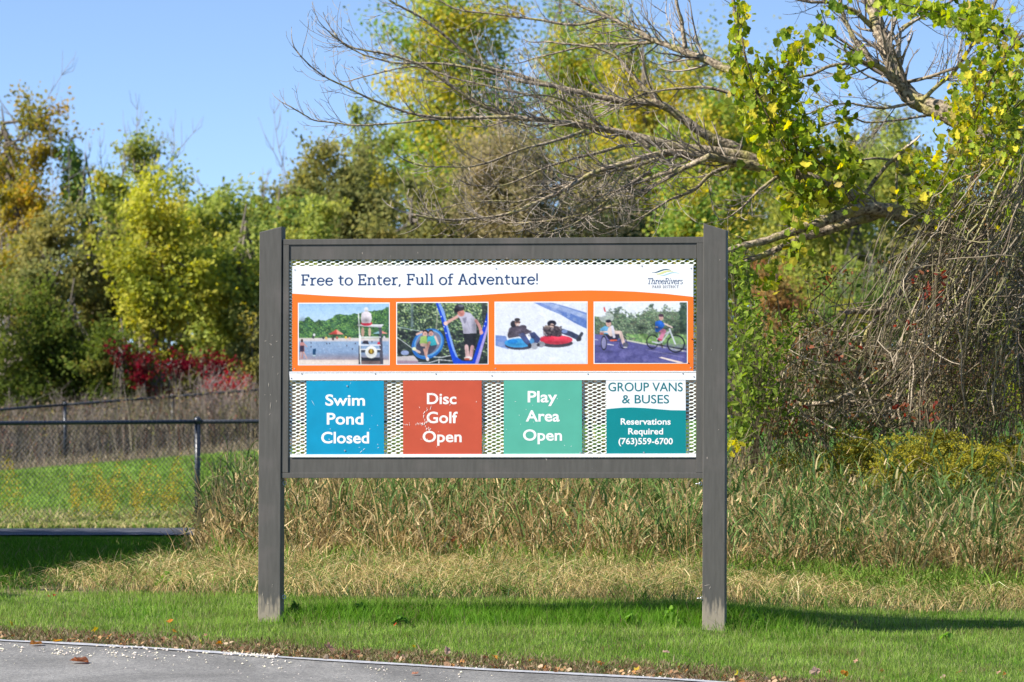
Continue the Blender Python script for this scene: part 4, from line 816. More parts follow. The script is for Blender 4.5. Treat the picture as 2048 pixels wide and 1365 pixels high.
for q in j:
    p = np.array((x[q], y[q] - .05, float(ground(x[q], y[q])))); a = R.uniform(0, 2 * PI); L = hh[q] * R.uniform(.8, 1.25); t_ = p + np.array((math.cos(a) * L * .3, math.sin(a) * L * .15, L)); k_ = 14
    g.tube([p, (p + t_) / 2 + (0, 0, .03), t_], [.003, .0022, .001], 3, col=(.30, .22, .11)); tt = R.uniform(.8, 1.02, k_)[:, None]
    g.add(*blades(p + (t_ - p) * tt, R.uniform(.02, .05, k_), .004, R.uniform(.3, .9, k_), colmix([(2, (.30, .21, .11)), (1, (.18, .11, .06)), (1, (.42, .33, .18))], k_), seg=2))
# bright green undergrowth at the foot, mostly on the right
m = 16000; x = R.uniform(-2, 4.4, m); y = tall_front(x) + R.normal(-.12, .28, m); keep = R.uniform(0, 1, m) < np.clip(.10 + .42 * smooth(1.0, 1.8, x) + .55 * pnoise(x, y, .4, 41), 0, 1); x, y = x[keep], y[keep]; m = len(x)
g.add(*blades(np.stack([x, y, ground(x, y)], 1), R.uniform(.10, .30, m), R.uniform(.006, .013, m), R.uniform(.2, .9, m), colmix([(3, (.15, .24, .04)), (2, (.10, .17, .03)), (1, (.21, .30, .05))], m)))
# thin straw flower stalks that stand above the rest
st = [(1607, 840, 980), (1618, 838, 985), (1650, 835, 960), (1656, 842, 950), (1686, 845, 985), (1735, 900, 985), (1752, 905, 975), (1865, 790, 960), (1860, 800, 950), (1956, 800, 935), (1575, 860, 990), (1770, 880, 990), (1500, 880, 1000), (1910, 870, 960), (2010, 860, 970),
      (482, 880, 1000), (487, 850, 980), (502, 870, 1010), (470, 905, 1010), (455, 900, 1020), (510, 856, 1000), (440, 915, 1030), (425, 930, 1050), (400, 1010, 1105), (395, 1040, 1110)]
for px, pt, pb_ in st:
    Zs = 35.3 if px > 1000 else 36.2; xb = (px + random.uniform(-6, 6) - 1024) * Zs / F; yb = Zs - 30; a = np.array((xb, yb, gz(xb, yb))); b = W(px, pt, Zs); mid = (a + b) / 2 + np.array((random.uniform(-.015, .015), 0, 0))
    g.tube([a, mid, b], [.0032, .0026, .0012], 3, col=(.40, .33, .19))
    k_ = 22; tt = R.uniform(.72, 1, k_)[:, None]; g.add(*blades(mid + (b - mid) * tt, R.uniform(.02, .05, k_), .0035, R.uniform(.2, .6, k_), colmix([(1, (.36, .29, .16)), (1, (.26, .19, .10))], k_), seg=2))
g.build('tall_grass', M_dry, kind='stuff')

def weed(px, py, size, n, cols, label, hgt=.08):
    x_, y_, z_ = onground(px, py); r = root('weed', (x_, y_, z_), 0, label=label, category='weed', group='broad leaved weeds in the grass'); a = R.uniform(0, 2 * PI, n); t = R.uniform(.1, 1, n); P = np.stack([np.cos(a) * t * size, np.sin(a) * t * size * .6, hgt * (1.1 - t * .7) * R.uniform(.4, 1.1, n)], 1)
    g = Geo(); g.add(*cards(P, R.uniform(.025, .055, n), colmix(cols, n), asp=.6, up=.9, fold=True)); g.build('leaves', M_leaf, r, kind='stuff')
    g = Geo()
    for i in range(0, n, 3): g.tube([(0, 0, 0), P[i] * (.5, .5, .7), P[i]], .0012, 3, col=(.16, .2, .06), cap=False)
    g.build('stems', M_twig, r)
WG = [(3, (.16, .30, .05)), (2, (.22, .38, .06)), (1, (.10, .2, .03))]; WD = [(3, (.10, .21, .04)), (2, (.14, .26, .05))]
for a_ in ((1345, 1252, .07, 46, WG, 'bright leafy weed in the grass between the posts near the right post', .10), (1513, 1262, .06, 40, WG, 'bright leafy weed in the shadow just beyond the right post', .09), (1262, 1254, .05, 30, WG, 'small pale green weed in the grass between the posts', .08), (800, 1256, .045, 26, WD, 'dark broad leaved weed in the lawn below the blue panel', .07), (720, 1232, .05, 30, WD, 'dark weed tuft in the lawn right of the left post', .08),
           (590, 1238, .05, 34, WD, 'dark weed tuft touching the foot of the left post', .09), (1640, 1150, .13, 90, WD, 'low dark green weed patch at the foot of the tall grass beyond the right post', .13), (1745, 1135, .10, 60, WG, 'fresh green weed patch at the foot of the tall grass', .14), (1960, 1190, .10, 50, WG, 'broad leaved weed at the back of the lawn near the picture edge', .10), (1010, 1190, .08, 36, WD, 'weed at the back edge of the lawn behind the sign middle', .08), (330, 1180, .10, 50, WG, 'green weed tuft in the cut grass left of the sign', .10), (1890, 1285, .05, 24, WG, 'small weed in the lawn lower right', .05)): weed(*a_)

# ------------------------------------------------------------------ goldenrod: separate plumed clumps
def goldenrod(px, top, Z, wpx, label):
    g = Geo(); xb = (px - 1024) * Z / F; yb = Z - 30; gzb = gz(xb, yb); t = W(px, top, Z); wr = wpx * Z / F
    Z -= 1.9; yb = Z - 30; xb = (px - 1024) * Z / F; t = W(px, top, Z); wr = wpx * Z / F; gzb = gz(xb, yb); ns = int(14 + wpx / 4)
    for i in range(ns):
        u = R.uniform(-1, 1); xx = xb + u * wr * .5; yy = yb + R.normal(0, .12); hz = (t[2] - gzb) * R.uniform(.70, 1.06) * (1 - .15 * abs(u))
        tip = np.array((xx + R.normal(0, .05), yy, gz(xx, yy) + hz)); a = np.array((xx, yy, gz(xx, yy)))
        g.tube([a, (a + tip) / 2 + R.normal(0, .01, 3), tip], [.003, .0025, .001], 3, col=(.10, .11, .04))
        for s_ in range(7):       # sprays of the plume
            th = R.uniform(0, 2 * PI); L = R.uniform(.06, .14); b0 = tip - (tip - a) * R.uniform(.0, .22); b1 = b0 + np.array((math.cos(th) * L, math.sin(th) * L, R.uniform(.0, .04)))
            k = 34; tt = R.uniform(0, 1, (k, 1)); P = b0 + (b1 - b0) * tt + R.normal(0, .008, (k, 3)); P[:, 2] += .02 * np.sin(tt[:, 0] * PI)
            g.add(*cards(P, R.uniform(.010, .021, k), colmix([(3, (.40, .35, .05)), (3, (.29, .28, .05)), (1, (.52, .43, .07)), (1.5, (.17, .19, .045))], k), asp=.7))
        k = 40; tt = R.uniform(.25, .9, (k, 1)); P = a + (tip - a) * tt + R.normal(0, .02, (k, 3)); g.add(*cards(P, R.uniform(.03, .06, k), colmix([(3, (.085, .13, .03)), (1, (.16, .17, .05))], k), asp=.3, droop=(0, 0, -.5)))
    g.build('goldenrod', M_leaf, label=label, category='wildflower', group='goldenrod clumps behind the tall grass')
for px, top, Z, w_, lb in ((1720, 868, 37.2, 120, 'olive yellow goldenrod clump nearest the sign post, in front of the dead branches'), (1800, 880, 36.6, 110, 'low wide goldenrod clump second from the sign post'), (1868, 862, 37.0, 130, 'tallest and fullest goldenrod clump, under the hanging dead vines'),
                           (1950, 885, 36.5, 110, 'goldenrod clump beneath the brown seed heads'), (2022, 868, 37.1, 100, 'goldenrod clump cut by the picture edge'), (1660, 905, 37.6, 70, 'small sparse goldenrod clump behind the leafy green shrub'), (1560, 905, 38.0, 60, 'thin goldenrod sprigs just beside the sign post')):
    goldenrod(px, top, Z, w_, lb)

# ------------------------------------------------------------------ pale stone chips and fallen leaves at the road edge
def chip(g, x, y, z, r, col):
    V = np.array([(1, 0, 0), (-1, 0, 0), (0, 1, 0), (0, -1, 0), (0, 0, 1), (0, 0, -1)], float) * R.uniform(.55, 1.1, (6, 1)) * r
    a = R.uniform(0, PI); ca, sa = math.cos(a), math.sin(a); V = V @ np.array([[ca, -sa, 0], [sa, ca, 0], [0, 0, .7]])
    g.add(V + (x, y, z + r * .35), T=[(0, 2, 4), (2, 1, 4), (1, 3, 4), (3, 0, 4), (2, 0, 5), (1, 2, 5), (3, 1, 5), (0, 3, 5)], col=col)
g = Geo()
def chips(n, px0, px1, dy0, dy1, r0, r1):
    for i in range(n):
        px = R.uniform(px0, px1); x_, y_, _ = onground(px, np.interp(px, [0, 300, 600, 1000, 1400], [1285, 1301, 1322, 1346, 1367]) + 4); y_ += R.uniform(dy0, dy1)
        if abs(x_) > (y_ + 30) * .0985: continue
        c0 = R.uniform(.45, .75); chip(g, x_, y_, gz(x_, y_) + (.012 if y_ < road_y(x_) else .004), R.uniform(r0, r1), (c0, c0 * R.uniform(.86, .95), c0 * R.uniform(.66, .82)))
for px, k in ((30, 22), (145, 46), (115, 14), (255, 26), (205, 14), (300, 16), (400, 8), (340, 10), (480, 8), (560, 12), (750, 14), (900, 5)): chips(k, px - 26, px + 26, -.42, -.10, .004, .0115)
chips(150, 0, 1000, -.9, -.05, .002, .006); chips(70, 190, 420, -.02, .10, .006, .013); chips(210, 440, 555, -.02, .22, .006, .014); chips(60, 900, 1050, .08, .25, .006, .012); chips(40, 1250, 1420, .05, .2, .006, .012)
g.build('stone_chips', colattr('pale_stone', .9, .1), kind='stuff')

def leaf_mesh(name, n_lobes, size, col, seed, lobe=.45):
    r = random.Random(seed); V = [(0, 0, .006)]; N = 26
    for i in range(N):
        a = 2 * PI * i / N; rad = size * .5 * (1 - lobe * (.5 + .5 * math.cos(n_lobes * a))) * (1 + .25 * math.cos(a)) * r.uniform(.9, 1.08)
        V.append((rad * math.cos(a), rad * .72 * math.sin(a), size * .22 * r.uniform(.0, 1) * (rad / size) + size * .12 * abs(math.sin(a * 1.0)) ** 2))
    V += [(-size * .48, -.002, .004), (-size * .85, .004, .012), (-size * .85, -.004, .012), (-size * .48, .002, .004)]
    T = [(0, i + 1, (i + 1) % N + 1) for i in range(N)]; c = np.array([[k * r.uniform(.8, 1.2) for k in col]] * len(V)) * np.array([[r.uniform(.75, 1.2)] for _ in V])
    return mesh_data(name, V, tris=T, quads=[(N + 1, N + 2, N + 3, N + 4)], col=c)
cols = {'brown': (.26, .12, .05), 'tan': (.46, .30, .17), 'orange': (.55, .22, .06), 'yellow': (.58, .42, .08), 'pale': (.56, .43, .26), 'red': (.50, .10, .05)}
lm = {}
for k, cc in cols.items():
    lm[k] = [leaf_mesh('fallen_leaf', random.choice((3, 5)), 1.0, cc, 10 + i + len(k), lobe=random.choice((.2, .4, .5))) for i in range(2)]
    for m_ in lm[k]: m_.materials.append(M_leaf)
def fallen(px, py, spx, kind, label, lift=.01, rz=None, tilt=.35, group=None):
    x_, y_, z_ = onground(px, py); s_ = spx * (y_ + 30) / F
    o = link('fallen_leaf', random.choice(lm[kind]), None, None, label=label, category='leaf'); o.location = (x_, y_, z_ + lift); o.scale = (s_ * 1.2, s_ * 1.2, s_ * 1.2)
    o.rotation_euler = (random.uniform(.1, tilt + .25), random.uniform(-tilt, tilt), random.uniform(0, 6.28) if rz is None else rz)
    o['group'] = group or 'fallen autumn leaves'
    return o
fallen(155, 1332, 36, 'brown', 'long curled brown leaf lying alone on the grey asphalt', .022, 0.1, .2)
fallen(69, 1297, 26, 'brown', 'dark brown curled leaf beside the painted line on the asphalt', .02, .3, .2)
fallen(112, 1291, 22, 'orange', 'rusty orange leaf lying across the painted line', .02)
fallen(22, 1260, 14, 'yellow', 'upright pale yellow leaf at the verge, leftmost of all the leaves', .03, None, 1.2)
fallen(192, 1270, 15, 'yellow', 'golden leaf standing in the grass above the road line', .03, None, .9)
fallen(338, 1257, 18, 'orange', 'orange leaf caught in the green lawn left of the sign post', .035, None, .6)
fallen(350, 1276, 14, 'orange', 'small orange leaf just below the one caught in the lawn', .03, None, .6)
fallen(97, 1208, 8, 'red', 'tiny red leaf in the lawn, one of a close pair', .045, None, .8); fallen(108, 1207, 9, 'red', 'tiny red leaf in the lawn, larger of the close pair', .045, None, .8)
fallen(400, 1294, 15, 'yellow', 'yellow tan leaf upright beside the pale chips', .025, None, 1.0); fallen(440, 1297, 15, 'orange', 'rust coloured leaf standing among the pale chips', .025, None, .9)
fallen(412, 1282, 10, 'pale', 'pale leaf tip poking out of the dry verge grass', .03, None, 1.0)
fallen(656, 1312, 30, 'pale', 'large pale beige leaf standing on edge, biggest on the verge', .04, .4, 1.0); fallen(715, 1318, 20, 'tan', 'tan leaf leaning next to the large beige one', .03, None, .9)
fallen(790, 1269, 9, 'red', 'bright orange red leaf alone in the lawn under the sign', .05, 0, .9)
fallen(828, 1307, 8, 'yellow', 'bright yellow bit of leaf above the verge', .035, None, .8)
fallen(868, 1317, 16, 'tan', 'brown tan leaf in the verge below the sign middle', .03, None, .9); fallen(893, 1317, 18, 'pale', 'beige cupped leaf in the verge below the sign middle', .035, None, .9)
fallen(990, 1328, 18, 'orange', 'orange brown leaf on the verge near the road line', .03, None, .9); fallen(984, 1340, 14, 'tan', 'tan leaf tucked under the orange brown one', .02)
fallen(828, 1357, 16, 'tan', 'flat tan leaf on the asphalt at the picture bottom', .02, 0, .15)
fallen(1196, 1337, 15, 'orange', 'deep orange leaf on the verge between the posts', .03, None, .8); fallen(1272, 1353, 15, 'yellow', 'mustard leaf close to the end of the road line', .03, None, .8)
fallen(1330, 1320, 14, 'pale', 'pale round leaf in the lawn near the far post', .04, None, .6); fallen(1475, 1361, 22, 'yellow', 'golden brown leaf at the picture bottom below the far post', .03, None, .8)
fallen(1632, 1357, 24, 'pale', 'pale tan leaf with raised edge at the picture bottom', .035, None, .8); fallen(1690, 1359, 22, 'orange', 'bright orange leaf at the picture bottom', .03, None, .8)
fallen(1712, 1337, 14, 'pale', 'pale leaf lying above the brown verge strip', .04, None, .6); fallen(1998, 1356, 14, 'pale', 'pale leaf near the bottom picture corner', .03)
fallen(1422, 1344, 12, 'pale', 'light beige leaf in the verge directly below the far post', .03, None, .8)
for i in range(46):
    px = R.uniform(0, 2048); ly = np.interp(px, [0, 300, 600, 1000, 1400, 2048], [1285, 1301, 1322, 1346, 1367, 1390]); py = ly - R.uniform(3, 26)
    if py > 1362: py = R.uniform(1345, 1362)
    fallen(px, py, R.uniform(6, 13), random.choice(['tan', 'brown', 'brown', 'orange', 'pale']), 'small withered leaf lying in the brown verge along the road edge', .012, None, .8, group='small withered leaves along the verge')
# leaves caught in the tall grass
for px, py, k, sz, lb in ((888, 1080, 'yellow', 16, 'round yellow leaf caught in the tall grass under the sign'), (910, 1078, 'brown', 18, 'brown leaf caught beside the yellow one in the tall grass'), (921, 1093, 'red', 12, 'dark red leaf caught low in the tall grass'), (957, 1125, 'red', 8, 'tiny red leaf at the foot of the tall grass'), (1695, 1060, 'yellow', 13, 'small yellow leaf hanging in the tall grass')):
    Zs = 33.9; o = link('caught_leaf', lm[k][0], None, None, label=lb, category='leaf', group='leaves caught in the tall grass'); o.location = W(px, py, Zs) if px < 1500 else W(px, py, 32.7); s_ = sz * Zs / F; o.scale = (s_, s_, s_); o.rotation_euler = (1.3, .3, random.uniform(0, 6))

# ------------------------------------------------------------------ chain link fences
M_fence = principled('black_fence_coat', (.018, .022, .03), .35, .5)
def fence(posts, h, label, rail_r=.021, mesh_step=.052, wire=.0021):
    """posts = list of (x, y) along the fence"""
    x0, y0 = posts[0]; r = root('chain_link_fence', (x0, y0, gz(x0, y0)), 0, label=label, category='fence')
    B = np.array((x0, y0, gz(x0, y0)))
    top = []
    for x_, y_ in posts:
        z_ = gz(x_, y_); p = np.array((x_, y_, z_)) - B; top.append(p + (0, 0, h))
        q = Geo(); q.tube([p + (0, 0, -.1), p + (0, 0, h)], .028, 8); po = q.build('post', M_fence, r, smooth_shade=True)
        q = Geo(); q.tube([p + (0, 0, h - .02), p + (0, 0, h + .035), p + (0, 0, h + .05)], [.033, .033, .012], 8); q.build('post_cap', M_fence, po, smooth_shade=True)
    for a, b in zip(top[:-1], top[1:]):
        q = Geo(); q.tube([a, b], rail_r, 8); q.build('top_rail', M_fence, r, smooth_shade=True)
    q = Geo()
    def P(s_, z_):   # point at distance s_ along the fence, z_ between 0 and 1
        i = min(int(np.searchsorted(cum, s_, side='right')) - 1, len(top) - 2); i = max(i, 0); t = (s_ - cum[i]) / (cum[i + 1] - cum[i]); t = min(max(t, 0), 1)
        a = top[i] * (1 - t) + top[i + 1] * t; return a + np.array((0, -.02, -h * (1 - z_)))
    cum = np.concatenate([[0], np.cumsum([np.linalg.norm(b - a) for a, b in zip(top[:-1], top[1:])])]); L = cum[-1]
    s_ = -h
    while s_ < L:
        for sg in (1, -1):
            a, b = (s_, s_ + h) if sg > 0 else (s_ + h, s_)
            pts = [(a + (b - a) * t, t) for t in np.linspace(0, 1, 5)]; pts = [p for p in pts if 0 <= p[0] <= L]
            if len(pts) > 1: q.tube([P(u, v) + np.array((0, .002 * sg, 0)) for u, v in pts], wire, 3, cap=False)
        s_ += mesh_step
    # twisted selvage along the top
    k = int(L / mesh_step)
    for i in range(k):
        p = P(i * mesh_step, 1.0); q.tube([p + (0, 0, -.01), p + (.012, 0, .028), p + (.022, 0, .0)], .0022, 3, cap=False)
    q.build('chain_link_mesh', M_fence, r, kind='stuff')
def fpos(px, Z): return ((px - 1024) * Z / F, Z - 30)
zf = lambda px: 51.3 + 3.2 * px / 1000
fence([fpos(p, zf(p)) for p in (-420, 395, 1180, 1930, 2600)], 1.0, 'black chain link fence with top rail standing along the far side of the path')
zf2 = lambda px: 86 + px * .006
fence([fpos(p, zf2(p)) for p in (-300, -85, 130, 345, 560, 775, 990)], 1.08, 'farther black chain link fence sloping up across the back of the meadow', rail_r=.022, mesh_step=.10, wire=.0019)

# ------------------------------------------------------------------ trees
M_bark = principled('bark', (.17, .145, .12), .9, .1, noise=(14, .35, (1, 1, .3)), bump=(40, .8))
M_barkdark = principled('dark_bark', (.085, .07, .055), .9, .1, noise=(10, .3, (1, 1, .3)))
PAL = {
 'yellowgreen': [(4, (0.345, 0.397, 0.091)), (3, (0.240, 0.301, 0.079)), (2, (0.512, 0.473, 0.106)), (1, (0.158, 0.205, 0.065)), (.5, (0.483, 0.380, 0.049))],
 'bright': [(4, (0.441, 0.436, 0.070)), (3, (0.328, 0.363, 0.070)), (2, (0.551, 0.466, 0.082)), (1, (0.202, 0.247, 0.051)), (.5, (0.425, 0.334, 0.043))],
 'orange': [(3, (.46, .31, .05)), (3, (.36, .28, .05)), (3, (.24, .25, .05)), (1, (.52, .28, .05)), (2, (.16, .18, .05))],
 'green': [(4, (0.167, 0.262, 0.069)), (3, (0.125, 0.205, 0.060)), (2, (0.283, 0.359, 0.091)), (1, (0.469, 0.397, 0.091)), (.5, (0.483, 0.380, 0.049))],
 'dark': [(4, (0.086, 0.127, 0.054)), (3, (0.120, 0.166, 0.065)), (1, (0.193, 0.210, 0.074)), (1, (0.061, 0.082, 0.045)), (.5, (0.483, 0.380, 0.049))],
 'olive': [(4, (0.248, 0.250, 0.087)), (3, (0.190, 0.205, 0.081)), (2, (0.386, 0.322, 0.100)), (1, (0.130, 0.160, 0.062)), (.5, (0.483, 0.380, 0.049))],
 'mixed': [(4, (0.167, 0.301, 0.065)), (2, (0.283, 0.397, 0.085)), (2, (0.636, 0.531, 0.091)), (1, (0.843, 0.589, 0.091)), (.5, (0.483, 0.380, 0.049))],
 'gold': [(3, (0.618, 0.468, 0.072)), (3, (0.235, 0.308, 0.068)), (2, (0.459, 0.411, 0.072)), (2, (0.140, 0.219, 0.051)), (.5, (0.441, 0.347, 0.045))],
 'willow': [(4, (0.342, 0.282, 0.141)), (3, (0.260, 0.242, 0.114)), (2, (0.441, 0.350, 0.198)), (1, (0.161, 0.161, 0.085))],
 'redorange': [(3, (.34, .19, .08)), (3, (.38, .25, .09)), (2, (.19, .17, .06)), (1, (.30, .10, .06))],
 'red': [(4, (0.400, 0.025, 0.037)), (3, (0.250, 0.018, 0.027)), (1, (0.525, 0.062, 0.050)), (1, (0.125, 0.025, 0.025))],
 'crimson': [(4, (0.150, 0.013, 0.023)), (3, (0.098, 0.009, 0.018)), (1, (0.240, 0.027, 0.032)), (1, (0.075, 0.045, 0.027))],
 'brown': [(3, (0.208, 0.156, 0.091)), (3, (0.143, 0.111, 0.072)), (2, (0.260, 0.208, 0.143)), (1, (0.104, 0.117, 0.039)), (1, (0.221, 0.091, 0.065))],
 'shrub': [(4, (.12, .165, .035)), (3, (.17, .21, .045)), (2, (.07, .10, .025)), (.6, (.28, .24, .06)), (.25, (.28, .08, .04))],
}
def crown_points(c, rad, n, ncl, cr, rng, shell=.35, lobes=11):
    """leaf positions: lobes inside an ellipsoid, leafy sprays reaching outwards and up from the lobes"""
    c = np.array(c, float); rad = np.array(rad, float)
    d = unit(rng.normal(0, 1, (lobes, 3)) * (1, 1, 1.15)); lc = d * rng.uniform(.35, .82, (lobes, 1)); lr = rng.uniform(.22, .46, lobes); lc[0] = (0, 0, -.15); lr[0] = .62; lc[1] = (.1, 0, -.6); lr[1] = .5
    li = rng.choice(lobes, ncl, p=lr ** 1.7 / (lr ** 1.7).sum()); dd = unit(rng.normal(0, 1, (ncl, 3)) + np.array((0, 0, .2))); rr_ = rng.uniform(shell, 1.12, (ncl, 1))
    cc = c + (lc[li] + dd * rr_ * lr[li][:, None]) * rad
    k = rng.integers(0, ncl, n); sz = rng.uniform(.4, 1.15, (ncl, 1))
    sd = unit(dd * (1, 1, .5) + np.array((.15, 0, .55)) + rng.normal(0, .35, (ncl, 3)))        # spray direction
    P = cc[k] + rng.normal(0, 1, (n, 3)) * np.array((cr, cr, cr * .6)) * .62 * sz[k] + sd[k] * rng.normal(.2, 1, (n, 1)) * cr * 1.15 * sz[k]
    return P, k, cc
def tree(label, px, Z, top, bottom, half, pal, n, leaf=.085, ncl=None, cr=None, name='tree', cat='tree', group='trees behind the meadow', depth=1.0, lobes=11, seed=0, trunk_r=.11, base_dx=0, wisps=0, mat=M_leaf, extra=None):
    if Z > 58: Z *= 1.22 if Z > 75 else 1.28; leaf *= 1.0; n = int(n * 1.6)
    rng = np.random.default_rng(seed or (int(px * 7 + Z * 13 + top) % 99991)); c = W(px, (top + bottom) / 2, Z); rz_ = (bottom - top) / 2 * Z / F; rx_ = half * 1.16 * Z / F
    bx = c[0] + base_dx * Z / F; bz = gz(bx, c[1]); r = root(name, (bx, c[1], bz), 0, label=label, category=cat, group=group); O = np.array((bx, c[1], bz))
    ncl = ncl or max(40, int(rx_ * rz_ * 30)); cr = (cr or .11 * (rx_ + rz_) / 2 + .07) * (1.22 if Z > 58 else 1); n = int(n * .67); leaf *= 1.13
    P, k, cc = crown_points(c, (rx_, rx_ * depth, rz_), n, ncl, cr, rng, lobes=lobes)
    col = colmix(PAL[pal], ncl, .12, rng)[k] * .6 + colmix(PAL[pal], n, .1, rng) * .4
    ok = P[:, 2] > ground(P[:, 0], P[:, 1]) + .05
    if Z > 58:                    # thinner where the crown stands well outside the view or at the back of the sign
        qx = 1024 + P[:, 0] * F / (P[:, 1] + 30); qy = HZ - (P[:, 2] - 1.5) * F / (P[:, 1] + 30); dens = np.where((qx < -80) | (qx > 2130) | (qy < -80), .15, np.where((qx > 620) & (qx < 1350) & (qy > 540) & (qy < 900), .35, .78)); ok &= rng.uniform(0, 1, len(P)) < dens
    P, col = P[ok], col[ok]
    g = Geo(); g.add(*cards(P - O, rng.uniform(.6, 1.25, len(P)) * leaf, col, asp=.62, rng=rng)); cr_o = g.build('crown', mat, r)
    g = Geo(); base = O * 1.0; mid = np.array((c[0], c[1], max(c[2] - rz_ * .35, bz + .3))); topp = np.array((c[0] + rx_ * rng.uniform(-.15, .15), c[1], c[2] + rz_ * .7))
    tr = [base - (0, 0, .1), (base * .6 + mid * .4) + rng.normal(0, .04, 3), mid, (mid + topp) / 2 + rng.normal(0, .08, 3), topp]
    g.tube(np.array(tr) - O, [trunk_r, trunk_r * .85, trunk_r * .65, trunk_r * .4, .012], 7)
    sel = rng.choice(len(cc), min(len(cc), 26), replace=False)
    for i in sel:
        t_ = rng.uniform(.15, .85); s0 = mid * (1 - t_) + topp * t_ if cc[i][2] > mid[2] else base * (1 - t_) + mid * t_
        m_ = (s0 + cc[i]) / 2 + rng.normal(0, .06, 3) + (0, 0, -.08); g.tube(np.array([s0, m_, cc[i]]) - O, [trunk_r * .32, trunk_r * .2, .008], 4)
    for i in range(wisps):        # bare leaders above the crown
        s0 = topp + rng.normal(0, 1, 3) * (rx_ * .45, .2, .2) - (0, 0, rz_ * .35); L = rng.uniform(.5, 1.15) * rz_ * .9; a = rng.normal(0, .28); p = [s0]
        for q_ in range(5): a += rng.normal(0, .1); p.append(p[-1] + np.array((math.sin(a), rng.normal(0, .1), math.cos(a))) * L / 5)
        g.tube(np.array(p) - O, np.linspace(.014, .004, 6), 3)
        for q_ in range(9):
            b_ = p[rng.integers(1, 5)]; aa = a + rng.choice((-1, 1)) * rng.uniform(.25, .6); l2 = L * rng.uniform(.12, .35); g.tube(np.array([b_, b_ + np.array((math.sin(aa), 0, math.cos(aa))) * l2 * .5, b_ + np.array((math.sin(aa * .6), 0, math.cos(aa * .6))) * l2]) - O, [.006, .005, .0025], 3)
    g.build('trunk', M_bark, r)
    return r
